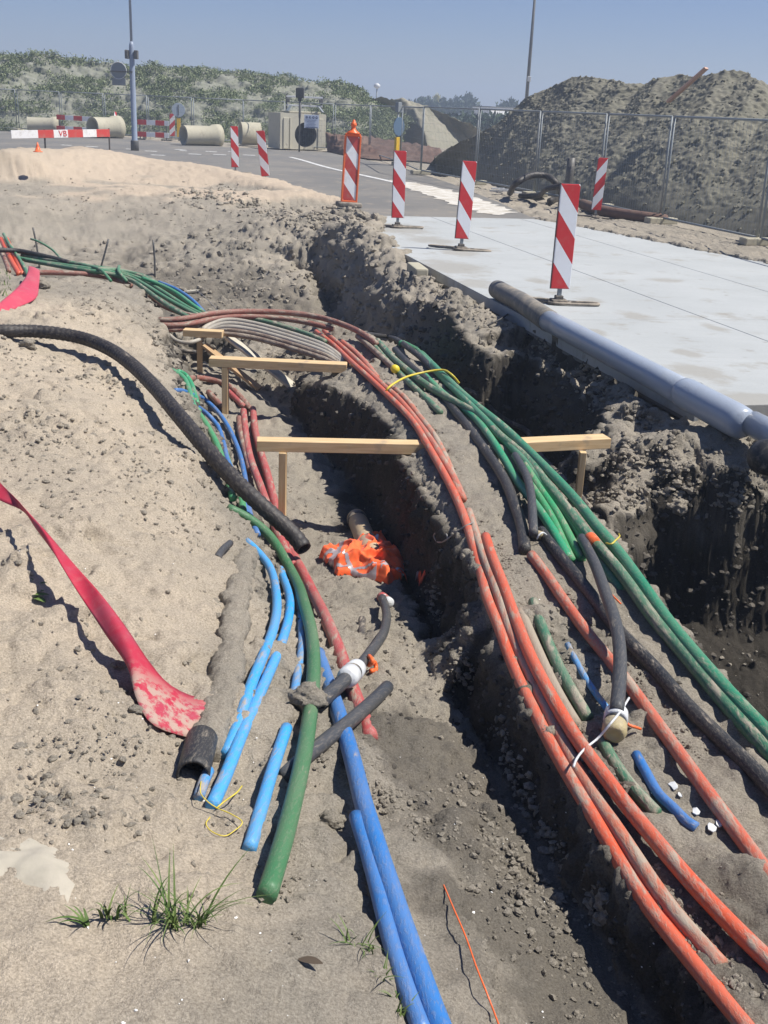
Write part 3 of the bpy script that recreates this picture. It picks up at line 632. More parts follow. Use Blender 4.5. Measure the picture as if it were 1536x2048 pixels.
def scatter_along(pts, n, wd, smin, smax, pw=2.5):
    L = [0]
    for a, b_ in zip(pts[:-1], pts[1:]): L.append(L[-1] + math.hypot(b_[0] - a[0], b_[1] - a[1]))
    for _ in range(n):
        s = rs.rand() * L[-1]; scatter(np.interp(s, L, [p[0] for p in pts]), np.interp(s, L, [p[1] for p in pts]), wd, wd, 1, smin, smax, pw)
n = 15000; u = rs.rand(n); yy = 1.0 + 9.5 * u ** 1.1; xx = (rs.rand(n) * 2 - 1) * yy * .42; den = fbm2(xx, yy, 1.1, 3, 71) + .4 * vn2(xx * 4, yy * 4, 3)
k = (den > -.05) & (road_mask(xx, yy) < .5); xx = xx[k]; yy = yy[k]; zz = Hh(xx, yy); ss = .0022 + .013 * rs.rand(len(xx)) ** 5 * np.clip(den[k] + .6, .2, 1.3)
P_all = [np.stack([xx, yy, zz + ss * .15], 1)]; S_all = [ss]
scatter_along([(860,1180),(900,1290),(960,1400),(1010,1500),(1060,1620),(1130,1720),(1230,1830)], 520, 13, .004, .018)
scatter_along([(900,1560),(980,1680),(1060,1760),(1150,1820)], 300, 26, .004, .016)
scatter_along([(1230,1840),(1180,1790),(1150,1770)], 60, 12, .008, .022, 1.4)
scatter_along([(640,1480),(720,1540),(800,1600),(870,1700)], 260, 24, .004, .013)
scatter_along([(600,1320),(620,1400),(590,1430)], 90, 14, .005, .02)
scatter_along([(780,1230),(850,1330),(900,1250)], 200, 40, .004, .014)
scatter_along([(960,1050),(1020,1150),(1040,1120)], 160, 16, .004, .014); scatter_along([(1010,1150),(1080,1280),(1150,1420),(1230,1560)], 400, 28, .003, .013)
scatter_along([(1180,1290),(1300,1380),(1400,1500)], 300, 26, .003, .012); scatter_along([(1090,1180),(1130,1200),(1190,1290)], 80, 14, .004, .014)
scatter_along([(900,1640),(1000,1800),(1100,1900),(1200,1980)], 300, 40, .003, .013); scatter_along([(1280,1740),(1350,1850),(1430,1930),(1500,1990)], 500, 22, .003, .012)
scatter_along([(40,1590),(130,1610),(220,1640),(300,1620)], 200, 26, .004, .014); scatter_along([(60,1500),(200,1480),(330,1560)], 120, 30, .003, .010); scatter_along([(250,900),(330,1000),(380,1050)], 160, 26, .003, .012); scatter_along([(430,1620),(560,1720),(600,1850)], 160, 30, .003, .010)
scatter_along([(0,700),(150,740),(250,780),(330,850),(400,930)], 300, 16, .005, .018); scatter_along([(0,830),(120,900),(100,1000)], 300, 60, .004, .016)
scatter_along([(280,600),(330,700),(380,800)], 150, 10, .008, .025); scatter_along([(100,560),(230,590),(130,600)], 200, 30, .006, .022)
scatter_along([(1220,900),(1320,930),(1450,930),(1536,910)], 500, 30, .006, .03); scatter_along([(1140,980),(1200,1010),(1300,990),(1500,1000)], 400, 14, .008, .035)
scatter_along([(690,700),(800,800),(860,900),(900,1000)], 200, 22, .004, .012); scatter_along([(850,560),(1000,660),(1150,740),(1240,800),(1340,850)], 700, 18, .008, .035)
scatter_along([(350,395),(430,390),(520,420),(640,440),(720,440)], 600, 12, .015, .07); scatter_along([(640,425),(700,420),(745,440)], 120, 8, .03, .09, 1.6)
scatter_along([(0,400),(100,400),(200,400),(330,420),(450,470)], 240, 26, .01, .035); scatter_along([(300,560),(420,600),(560,560),(640,520)], 300, 30, .012, .05)
scatter_along([(470,690),(540,700),(620,760)], 140, 14, .006, .02); scatter_along([(560,960),(600,1040),(640,1080)], 80, 20, .004, .015)
PX = np.array(PX); S_ = np.array(S_)
P_all.append(PX); S_all.append(S_)
k = np.concatenate(P_all); s_ = np.concatenate(S_all); clods('dirt_clods', k, s_, M['soil'], 2)
# crumbs sticking to the steep cut faces
fa = V[Q]; nn_ = np.cross(fa[:, 2] - fa[:, 0], fa[:, 3] - fa[:, 1]); ar = np.linalg.norm(nn_, axis=1); nz_ = np.abs(nn_[:, 2]) / np.maximum(ar, 1e-12); cen = fa.mean(1)
dcam = np.hypot(cen[:, 0], cen[:, 1]); ok = (nz_ < .72) & (dcam < 26) & (dcam > 1.2) & (np.abs(cen[:, 0]) < .5 * dcam + .5); wgt = np.where(ok, ar / np.maximum(dcam, 2) ** 1.2, 0); wgt /= wgt.sum()
rq2 = np.random.RandomState(77); pick = rq2.choice(len(Q), 26000, p=wgt); cp_ = cen[pick]; sz = np.maximum(dcam[pick], 2.5) / 8 * (.006 + .030 * rq2.rand(len(pick)) ** 3)
dk_ = (zg[Q[pick][:, 0]] > .4) | ((cen[pick][:, 2] < -.14) & (dcam[pick] < 9) & (cen[pick][:, 0] > -.3))  # crumbs on shaded faces get the painted shade tone
dk_ &= dcam[pick] < 15; sz = np.minimum(sz, .05)
clods('wall_clods', cp_[~dk_], sz[~dk_], M['soil'], 21); clods('shaded_wall_clods', cp_[dk_], sz[dk_], M['shade_dark'], 22)
rr_ = np.random.RandomState(9); n = 4500; vv = [v_.co for v_ in mound.data.vertices]; idx = rr_.randint(0, len(vv), n)
Pm = np.array([tuple(vv[i]) for i in idx]); clods('mound_clods', Pm, .01 + .05 * rr_.rand(n) ** 3.5, M['mound'], 3)
# bright shell and plastic flecks scattered in the soil
m, t, b = newmat('shell'); b.inputs['Base Color'].default_value = (.85, .84, .8, 1); b.inputs['Roughness'].default_value = .3; M['shell'] = m
n = 420; u = rs.rand(n); yy = 1.1 + 5.5 * u ** 1.1; xx = (rs.rand(n) * 2 - 1) * yy * .4; zz = Hh(xx, yy); clods('shell_fragments', np.stack([xx, yy, zz + .001], 1), .0015 + .0028 * rs.rand(n) ** 3, M['shell'], 4)
# weeds on the hill
def leaf_mat(name, c0, c1, tr=.25):
    m, t, b = newmat(name); g = N(t, 'ShaderNodeNewGeometry'); c = mix(t, c0, c1, g.outputs['Random Per Island']); t.links.new(c, b.inputs['Base Color']); b.inputs['Roughness'].default_value = .6; b.inputs['Specular IOR Level'].default_value = .25
    b.inputs['Subsurface Weight'].default_value = 0; return m
M['weed'] = leaf_mat('weed', (.14, .175, .08), (.25, .28, .15)); M['grass'] = leaf_mat('grass', (.05, .10, .02), (.17, .22, .07)); M['poplar'] = leaf_mat('poplar', (.018, .035, .016), (.045, .07, .03))
M['broad_leaf'] = leaf_mat('broad_leaf', (.08, .14, .03), (.14, .2, .06)); M['yellow_leaf'] = leaf_mat('yellow_leaf', (.3, .28, .08), (.4, .36, .12))
def leafcards(P, S, mat, name, k=7, up=.6, seed=1, kind=None, parent=None):
    r = np.random.RandomState(seed); n = len(P); d = r.normal(size=(n, k, 3)); d[..., 2] = np.abs(d[..., 2]) * up + .1; d /= np.linalg.norm(d, axis=2, keepdims=True)
    o_ = r.normal(size=(n, k, 3)) * .35; o_[..., 2] = np.abs(o_[..., 2]); base = P[:, None, :] + o_ * S[:, None, None]
    sd_ = np.cross(d, r.normal(size=(n, k, 3))); sd_ /= np.linalg.norm(sd_, axis=2, keepdims=True); L_ = S[:, None, None] * r.uniform(.35, .8, (n, k, 1)); w_ = L_ * .22
    v = np.stack([base, base + d * L_ * .5 + sd_ * w_, base + d * L_, base + d * L_ * .5 - sd_ * w_], 2).reshape(-1, 3)
    q = np.arange(n * k * 4).reshape(-1, 4); oo = np_mesh(name, v, q, mat, False)
    if kind: tag(oo, kind=kind)
    if parent: oo.parent = parent
    return oo
hv = np.array([tuple(v_.co) for v_ in hill.data.vertices]); na_h = 300; nrow = len(hv) // na_h; rw = np.arange(len(hv)) // na_h
r = np.random.RandomState(8); c_i = r.randint(0, len(hv), 150000); q = hv[c_i]
t_ = np.clip(rw[c_i] / 70, 0, 1); inx = (q[:, 0] > -34) & (q[:, 0] < 8) & (rw[c_i] < 74)
dn = fbm2(q[:, 0], q[:, 2] * 2.2, .9, 4, 5); thr = .06 - .75 * soft(t_, .8, .97) - .3 * soft(q[:, 0], -6, 2) * soft(t_, .4, .8) + .25 * soft(.12 - t_, 0, .1)
kk = inx & (dn + .45 * r.normal(size=len(q)) * .5 > thr); q = q[kk]; print('weeds', len(q))
q = q[:46000]
q = q + r.normal(size=q.shape) * np.array([.15, .1, .03])
leafcards(q, .08 + .17 * r.rand(len(q)) ** 2, M['weed'], 'hill_weeds', 6, .9, 3, 'stuff')
# ------------------------------------------------------------------ beacons
def stripes_mat(name, mirror, dirt=.06, red=(.62, .03, .035)):
    m, t, b = newmat(name); v = objvec(t); sp = N(t, 'ShaderNodeSeparateXYZ'); t.links.new(v, sp.inputs[0])
    x = mul(t, sp.outputs['X'], -1.36 if mirror else 1.36)
    s = mul(t, mul(t, sp.outputs['Z'], x, 'ADD'), -1.0)          # distance down the plate along the stripes
    s = mul(t, s, .389, 'ADD')
    s = mul(t, s, 1 / .53, 'MULTIPLY'); fr = N(t, 'ShaderNodeMath', operation='FRACT'); t.links.new(s, fr.inputs[0])
    g = N(t, 'ShaderNodeMath', operation='GREATER_THAN'); t.links.new(fr.outputs[0], g.inputs[0]); g.inputs[1].default_value = .5
    c = mix(t, (.86, .87, .88), red, g.outputs[0]); f, _ = noise_fac(t, 9, .5, .75, 6, .7, v)
    c = mix(t, c, (.4, .34, .27), mul(t, f, dirt * 3)); t.links.new(c, b.inputs['Base Color']); b.inputs['Roughness'].default_value = .45; return m
M['stripe'] = stripes_mat('stripe_plate', False); M['stripe_mirror'] = stripes_mat('stripe_plate_mirrored', True)
M['stripe_old'] = stripes_mat('stripe_plate_worn', False, .14, (.50, .06, .05))
def seat(o, px, py, z=0.0, yaw=0, tilt=0, roll=0):
    p = W(px, py, z); o.location = p; d = math.atan2(p.x, p.y); o.rotation_euler = (tilt, roll, -d + yaw); return o
def beacon_parts(root, mat, z0=.17, h=1.07, wd=.205, orange=False):
    mb = MB(); mb.box((0, 0, 0), (wd, .026, h), None, .006); pl = mb.build('panel', mat, root); pl.location = (0, 0, z0 + h / 2)
    mb = MB(); mb.box((0, .02, z0 + h / 2), (wd + .012, .02, h + .012), None, .004); mb.build('backing', M['dark_steel'] if not orange else M['orange_bright'], root)
    mb = MB(); mb.box((0, .012, z0 / 2 + .03), (.045, .035, z0 + .06), None, .006); mb.build('post', M['galv'], root)
def loop(cx, cy, ang, a, b_, z, r, n=40):
    P = []
    for k in range(n + 1):
        t_ = 2 * math.pi * k / n; x = math.copysign(abs(math.cos(t_)) ** .8, math.cos(t_)) * a; y = math.copysign(abs(math.sin(t_)) ** .55, math.sin(t_)) * b_
        P.append((cx + x * math.cos(ang) - y * math.sin(ang), cy + x * math.sin(ang) + y * math.cos(ang), z))
    return P
def foot_parts(root):
    mb = MB(); mb.tube(loop(.16, -.02, R(-4), .27, .075, .022, .016), .016, 8, False); mb.tube(loop(-.15, .12, R(158), .30, .07, .022, .016), .016, 8, False)
    mb.build('foot_loop', M['rubber'], root, True)
    mb = MB(); mb.box((0, .015, .032), (.17, .15, .05), None, .012); mb.box((0, .015, .07), (.085, .075, .05), None, .008); mb.build('foot_block', M['rubber'], root)
def copy_tree(o, parent=None):
    c = o.copy(); COL.objects.link(c); c.parent = parent
    for ch in [q for q in bpy.data.objects if q.parent == o]: copy_tree(ch, c)
    return c
GB = 'red and white striped beacon plates along the road works'
b1 = empty('traffic_beacon', (0, 0, 0), 'nearest striped red and white beacon, behind the grey plastic drain pipe', 'beacon', GB)
beacon_parts(b1, M['stripe']); foot_parts(b1); seat(b1, 1117, 609, 0, R(17), 0, R(.3))
specs = [(922, 501, R(14), 'striped beacon standing alone on the concrete slab behind the kerb block', 0, R(2.0)), (795, 456, R(10), 'striped beacon at the back edge of the concrete slab, right of the orange one', 0, R(-.5)),
         (533, 366, R(-6), 'striped beacon leaning left, left of the orange-framed one', 0, R(-7.5)), (471, 347, R(2), 'farthest upright striped beacon on the asphalt beside the sand heap', 0, R(-1.5))]
for px, py, yw, lb, tl, rl in specs:
    c = copy_tree(b1); c['label'] = lb; seat(c, px, py, 0, yw, tl, rl)
# mirrored beacon on the far side of the slab
b2 = empty('traffic_beacon', (0, 0, 0), 'beacon with stripes slanting the other way, on the far side of the slab before the fence', 'beacon', GB)
beacon_parts(b2, M['stripe_mirror']); foot_parts(b2); seat(b2, 1190, 436, 0, R(14), 0, R(2)); b2['label'] = 'beacon with stripes slanting the opposite way, across the slab near the fence'; b2.scale = (.93, 1, .93)
# orange plastic beacon with a lamp-holder neck
b3 = empty('orange_beacon', (0, 0, 0), 'orange plastic framed striped beacon with a knobbed top beside the earth heap', 'beacon', GB)
beacon_parts(b3, M['stripe_old'], .13, 1.08, .22, True)
mb = MB(); h0 = .105
for sx in (-1, 1): mb.box((sx * .128, 0, .66), (.032, .055, 1.13), None, .01)
mb.box((0, 0, .105), (.29, .055, .035), None, .01); mb.box((0, 0, 1.235), (.27, .055, .05), None, .02)
mb.build('frame', M['orange_bright'], b3)
def lathe(mb, prof, n=20, c=(0, 0, 0), rot=None):
    V_ = []; Fc = []
    for r_, z_ in prof:
        for k in range(n):
            p = Vector((r_ * math.cos(2 * math.pi * k / n), r_ * math.sin(2 * math.pi * k / n), z_))
            if rot is not None: p = rot @ p
            V_.append(p + Vector(c))
    for i in range(len(prof) - 1):
        for k in range(n): Fc.append((i * n + k, i * n + (k + 1) % n, (i + 1) * n + (k + 1) % n, (i + 1) * n + k))
    if prof[0][0] > 1e-5: Fc.append(tuple(range(n - 1, -1, -1)))
    if prof[-1][0] > 1e-5: Fc.append(tuple((len(prof) - 1) * n + k for k in range(n)))
    return mb.add(V_, Fc)
mb = MB(); lathe(mb, [(.115, 1.255), (.105, 1.28), (.05, 1.315), (.036, 1.35), (.034, 1.37), (.048, 1.385), (.052, 1.41), (.040, 1.44), (.024, 1.455), (.022, 1.48), (.001, 1.49)], 20); mb.build('top_knob', M['orange_bright'], b3, True)
mb = MB(); mb.box((0, 0, .05), (.42, .30, .09), None, .03); mb.build('foot_block', M['rubber'], b3)
seat(b3, 697, 415, .02, R(12), 0, R(2))
b3.scale = (1.15, 1.1, 1.1)

# ------------------------------------------------------------------ barriers in the distance
def bar_mat(name, n, red_first, dirt=.1):
    m, t, b = newmat(name); v = objvec(t); sp = N(t, 'ShaderNodeSeparateXYZ'); t.links.new(v, sp.inputs[0])
    s = mul(t, mul(t, sp.outputs['X'], n / 2, 'MULTIPLY'), (0.0 if red_first else .5), 'ADD'); fr = N(t, 'ShaderNodeMath', operation='FRACT'); t.links.new(s, fr.inputs[0])
    g = N(t, 'ShaderNodeMath', operation='LESS_THAN'); t.links.new(fr.outputs[0], g.inputs[0]); g.inputs[1].default_value = .5
    f, _ = noise_fac(t, 6, .5, .7, 5, .7, v); c = mix(t, (.80, .80, .80), (.60, .035, .03), g.outputs[0]); c = mix(t, c, (.35, .3, .25), mul(t, f, dirt * 3)); t.links.new(c, b.inputs['Base Color']); b.inputs['Roughness'].default_value = .5; return m
def lettered_mat(L_):
    m, t, b = newmat('lettered_bands'); v = objvec(t); sp = N(t, 'ShaderNodeSeparateXYZ'); t.links.new(v, sp.inputs[0]); l_ = L_ * 29.5 / 197
    s = mul(t, mul(t, sp.outputs['X'], -51 / 197 * L_, 'ADD'), 1 / (2 * l_)); fr = N(t, 'ShaderNodeMath', operation='FRACT'); t.links.new(s, fr.inputs[0])
    g = mul(t, mul(t, fr.outputs[0], .52, 'LESS_THAN'), mul(t, sp.outputs['X'], .14 * L_, 'GREATER_THAN')); f, _ = noise_fac(t, 6, .5, .7, 5, .7, v)
    c = mix(t, (.80, .80, .80), (.55, .06, .05), g); c = mix(t, c, (.35, .3, .25), mul(t, f, .35)); t.links.new(c, b.inputs['Base Color']); return m
def board(name, A, B, ht, mat, parent, th=.03):
    """board between two world points; local x runs 0..length so that the bands follow it"""
    d = Vector((B.x - A.x, B.y - A.y, B.z - A.z)); L = d.length
    mb = MB(); mb.box((L / 2, 0, 0), (L, th, ht), None, .006); o = mb.build(name, mat, parent); x = d.normalized(); z = Vector((0, 0, 1)); y = z.cross(x).normalized(); z = x.cross(y)
    o.matrix_world = Matrix(((x.x, y.x, z.x, A.x), (x.y, y.y, z.y, A.y), (x.z, y.z, z.z, A.z), (0, 0, 0, 1))); return o, L
def lift(px, py, gx_, gy_):      # point at pixel height straight above a base pixel on the road
    bse = W(gx_, gy_, 0); return WD(px, py, math.hypot(bse.x, bse.y))
def adopt(o, root): 
    mw = o.matrix_world.copy(); o.parent = root; bpy.context.view_layer.update(); o.matrix_world = mw
# big barrier with letters behind the sand heap
D_ = 33.0
A = WD(22, 269, 31.5); B = WD(219, 266, D_)
bar = empty('road_barrier', WD(120, 300, D_), 'red and white barrier board with white end and letters behind the sand heap', 'barrier')
bar.location.z = 0; bpy.context.view_layer.update()
L = (B - A).length
o, _ = board('board', A, B, .20, lettered_mat(L), None); o.name = 'board'; adopt(o, bar)
x_ = (B - A).normalized(); y_ = Vector((0, 0, 1)).cross(x_).normalized()
for p, zz in ((A + x_ * (L * .32), 0), (B - x_ * .03, 0)):
    mb = MB(); mb.beam(Vector((p.x, p.y + .05, -.02)), Vector((p.x, p.y + .05, p.z + .12)), .04, .04, .004, Vector((0, 1, 0))); o = mb.build('leg', M['dark_steel']); adopt(o, bar)
m_, t_n, b_n = newmat('barrier_red'); b_n.inputs['Base Color'].default_value = (.58, .04, .035, 1); M['paint_red'] = m_
def letters(name, txt, pos, xdir, size, mat, parent, ndir=None, align='CENTER'):
    cu = bpy.data.curves.new(name, 'FONT'); cu.body = txt; cu.size = size; cu.extrude = .002; cu.align_x = align; cu.align_y = 'CENTER'
    o_ = bpy.data.objects.new(name, cu); COL.objects.link(o_); bpy.context.view_layer.update()
    dg = bpy.context.evaluated_depsgraph_get(); me = bpy.data.meshes.new_from_object(o_.evaluated_get(dg)); bpy.data.objects.remove(o_)
    o_ = bpy.data.objects.new(name, me); COL.objects.link(o_); me.materials.clear(); me.materials.append(mat)
    z_ = Vector((0, 0, 1)); n_ = xdir.cross(z_)
    o_.matrix_world = Matrix(((xdir.x, 0, n_.x, pos.x), (xdir.y, 0, n_.y, pos.y), (xdir.z, 1, n_.z, pos.z), (0, 0, 0, 1)))
    adopt(o_, parent); return o_
nrm = x_.cross(Vector((0, 0, 1)))
letters('lettering', 'VB', A + x_ * (L * .505) + nrm * .022 - Vector((0, 0, .0)), x_, .21, M['paint_red'], bar)
# double barriers farther back
BM = bar_mat('barrier_bands_small', 1 / .42, True)
def double_barrier(x0, y0, x1, y1, gap_px, ybase, label):
    g0 = W(x0, ybase, 0); g1 = W(x1, ybase + (x1 - x0) * .046, 0); d0 = math.hypot(g0.x, g0.y); d1 = math.hypot(g1.x, g1.y)
    root = empty('road_barrier', (g0 + g1) / 2, label, 'barrier', 'double board road barriers at the foot of the hill'); bpy.context.view_layer.update()
    for k in range(2):
        o_, _ = board('board', WD(x0, y0 + k * gap_px, d0), WD(x1, y1 + k * gap_px, d1), .22, BM, None); adopt(o_, root)
    for q, d_, xx_ in ((g0, d0, x0), (g1, d1, x1)):
        t_ = WD(xx_, (y0 if xx_ == x0 else y1) - 4, d_); c_ = g0.lerp(g1, .08 if xx_ == x0 else .92)
        mb = MB(); mb.box((c_.x, c_.y + .05, (t_.z) / 2), (.05, .05, t_.z), None, .005); mb.box((c_.x, c_.y + .05, .03), (.5, .2, .06), None, .01); o_ = mb.build('leg', M['dark_steel']); adopt(o_, root)
double_barrier(113, 234, 190, 239, 22, 268, 'double board barrier in front of the hill left of the lamp post, by the half-hidden concrete pipe')
bpy.data.objects['road_barrier.001']['label'] = 'double board barrier left of the tall grey lamp post'
double_barrier(275, 244, 338, 247, 24, 279, 'double board barrier right of the tall grey lamp post')
c = copy_tree(b1); c['label'] = 'small far beacon right of the lamp post, hiding the double barrier end'; seat(c, 344, 279, 0, R(-4), 0, R(2)); c.location.z = .0; c.scale = (1.2, 1, .95)
for ch in c.children:
    if ch.name.startswith('panel'): ch.data = ch.data.copy(); ch.data.materials[0] = M['stripe_mirror']
c = copy_tree(b1); c['label'] = 'tilted far beacon seen edge-on just left of the lamp post'; seat(c, 229, 276, 0, R(62), 0, R(9)); c.scale = (1, 1, .95)
# orange road cone remnant beside the grey heap
mb = MB(); lathe(mb, [(.17, .0), (.17, .03), (.11, .04), (.05, .26), (.02, .4), (.001, .41)], 16); o = mb.build('traffic_cone', M['orange_bright'], None, True)
o.scale = (.6, .6, .5); o.location = WD(76, 304, 26.5); tag(o, 'small orange cone beside the grey heap under the barrier board', 'cone')

# ------------------------------------------------------------------ poles and signs
g = W(270, 301, 0); D0 = math.hypot(g.x, g.y)
lp = empty('lamp_post', g, 'tall pale grey tapering lamp post rising out of the picture beside the sand heap', 'lamp post')
topz = WD(262, 90, D0).z
def cyl(name, prof, mat, parent, n=20):
    mb = MB(); lathe(mb, prof, n); return mb.build(name, mat, parent, True)
cyl('lower_tube', [(.125, 0), (.125, .35), (.105, .40), (.092, topz - .1), (.085, topz), (.05, topz + .12)], M['grey_paint'], lp)
cyl('base_collar', [(.15, -.05), (.15, .33), (.135, .36)], M['dark_steel'], lp)
cyl('upper_tube', [(.048, topz), (.040, topz + 3.8), (.035, topz + 4.2)], M['grey_paint'], lp)
mb = MB(); mb.tube([(0, 0, topz + 4.15), (0, .0, topz + 4.6), (-.2, -.1, topz + 4.9), (-.9, -.4, topz + 5.0)], .035, 10); mb.build('arm', M['grey_paint'], lp, True)
mb = MB(); mb.box((-1.2, -.55, topz + 5.0), (.7, .28, .12), Matrix.Rotation(R(24), 3, 'Z'), .05); mb.build('lantern', M['grey_paint'], lp)
for s in (-1, 1):
    mb = MB(); z_ = WD(262, 109, D0).z; mb.box((s * .17, -.02, z_), (.13, .22, .30), None, .03); mb.box((s * .1, 0, z_ + .02), (.08, .05, .05)); mb.build('floodlight', M['dark_steel'], lp)
def disc(mb, c, r_, th, n=36, rot=None):
    rm_ = Matrix.Rotation(R(90), 3, 'X'); rr = rm_ if rot is None else rot @ rm_
    lathe(mb, [(r_ * .97, -th / 2), (r_, -th / 2 + .004), (r_, th / 2 - .004), (r_ * .97, th / 2)], n, c, rr)
# round sign on the lamp post, seen from behind
sg = empty('round_sign', WD(237, 141, D0), 'round road sign seen from behind, clamped to the lamp post in front of the hill', 'road sign'); 
mb = MB(); disc(mb, (0, 0, 0), .29, .02); mb.build('disc', M['galv'], sg)
mb = MB(); mb.box((.0, -.03, -.03), (.60, .04, .045), None, .004); mb.box((.34, -.0, -.03), (.34, .03, .045)); mb.build('bracket', M['dark_steel'], sg)
mb = MB(); mb.box((0, -.0, -.38), (.50, .02, .25), None, .01); mb.build('under_plate', M['galv'], sg)
rim = MB(); rim.tube([(.285 * math.cos(a_), -.012, .285 * math.sin(a_)) for a_ in np.linspace(0, 2 * math.pi, 40)], .014, 6, False); rim.build('rim', M['white_plastic'], sg, True)
def post_sign(px, ybase, ydisc, r_, ytop_y, ybot_y, label, yaw, blue=False, box=False, col='yellow'):
    g = W(px, ybase, 0); D = math.hypot(g.x, g.y); z1 = WD(px, ydisc, D).z; za = WD(px, ybot_y, D).z; zb = WD(px, ytop_y, D).z
    o = empty('round_sign', g, label, 'road sign', None, -math.atan2(g.x, g.y) + yaw)
    cyl('pole', [(.035, -.05), (.035, z1 + (r_ if not box else .65))], M['galv'], o, 12)
    mb = MB(); mb.box((0, .0, (za + zb) / 2), (.19, .10, zb - za), None, .02); mb.build('yellow_sleeve', M['yellow_paint'], o)
    mb = MB(); disc(mb, (0, -.055, z1), r_, .02); mb.build('disc', M['sign_blue'] if blue else M['sign_grey'], o)
    if not blue: mb = MB(); mb.box((0, -.075, z1), (.04, .02, r_ * 1.5)); mb.build('back_rail', M['dark_steel'], o)
    if box: mb = MB(); mb.box((0, 0, z1 + r_ + .32), (.20, .14, .34), None, .02); mb.build('top_box', M['galv'], o)
for nm, cc in (('yellow_paint', (.68, .42, .02)), ('sign_grey', (.36, .42, .48)), ('sign_blue', (.10, .16, .24)), ('sign_white', (.66, .72, .80)), ('white_paint', (.82, .82, .80)), ('sign_ink', (.07, .10, .20)), ('sign_red', (.5, .05, .05))):
    mm_, tt_, bb_ = newmat(nm); bb_.inputs['Base Color'].default_value = (*cc, 1); bb_.inputs['Roughness'].default_value = .45; M[nm] = mm_
post_sign(358, 280, 220, .32, 236, 274, 'round grey sign back above a yellow post sleeve, right of the double barrier', R(0))
post_sign(792, 331, 253, .31, 274, 329, 'dark blue round sign nearly edge-on over a yellow sleeve by the fence corner', R(52), True, True)
# thin far pole on the right
g = WD(1050, 235, 75); tp = empty('tall_mast', (g.x, g.y, 0), 'very tall thin dark mast rising behind the right-hand soil mound', 'mast')
zt = WD(1066, 20, 75).z + 3
cyl('shaft', [(.12, 0), (.10, zt * .55), (.055, zt)], M['dark_steel'], tp, 10)
mb = MB(); mb.box((.05, -.1, WD(1058, 158, 75).z), (.22, .22, .3), None, .03); mb.build('junction_box', M['white_plastic'], tp)
g = WD(752, 228, 140); sl = empty('street_lamp', (g.x, g.y, 0), 'tiny white-topped street lamp far off behind the hill end', 'street lamp')
zt = WD(752, 176, 140).z; cyl('pole', [(.12, 0), (.08, zt)], M['galv'], sl, 8); mb = MB(); lathe(mb, [(.05, zt - .1), (.38, zt + .1), (.38, zt + .35), (.1, zt + .55), (.001, zt + .56)], 12); mb.build('lantern', M['white_plastic'], sl, True)

# ------------------------------------------------------------------ concrete pipes and chamber
def concrete_pipe(px, py, L, r_, yaw, label, bell=True, z=0, group='concrete sewer pipes lying at the foot of the hill'):
    g = W(px, py, 0); rot = Matrix.Rotation(yaw, 3, 'Z') @ Matrix.Rotation(R(90), 3, 'Y'); V_ = []; Fc = []
    prof = [(r_, -L / 2), (r_, L / 2 - .42), (r_ * 1.17, L / 2 - .30), (r_ * 1.2, L / 2)] if bell else [(r_, -L / 2), (r_, L / 2)]
    inn = [(r_ * .80, L / 2), (r_ * .80, -L / 2)] if not bell else [(r_ * .95, L / 2), (r_ * .95, L / 2 - .2), (r_ * .8, L / 2 - .22), (r_ * .80, -L / 2)]
    mb = MB(); lathe(mb, prof + inn + [(r_, -L / 2)], 40, (0, 0, 0), rot)
    mb.f = [f for f in mb.f if len(f) == 4]
    o = mb.build('concrete_pipe', M['old_concrete'], None, True); o.location = (g.x, g.y, r_ + .0); tag(o, label, 'pipe', group)
    for p in o.data.polygons: p.use_smooth = True
    return o
concrete_pipe(403, 291, 1.75, .41, R(38), 'bell-ended concrete pipe lying with its dark open end to the left')
concrete_pipe(212, 276, 1.5, .46, R(52), 'concrete pipe partly hidden behind the barrier, left of the lamp post')
concrete_pipe(88, 266, 1.5, .36, R(12), 'concrete pipe farthest left, behind the barrier board')
concrete_pipe(500, 290, .9, .5, R(20), 'short concrete pipe behind the farthest upright beacon', False)
g = W(606, 299, 0); D = math.hypot(g.x, g.y)
cb = empty('concrete_chamber', g, 'square concrete chamber block with a round opening, before the hill', 'chamber', None, R(27))
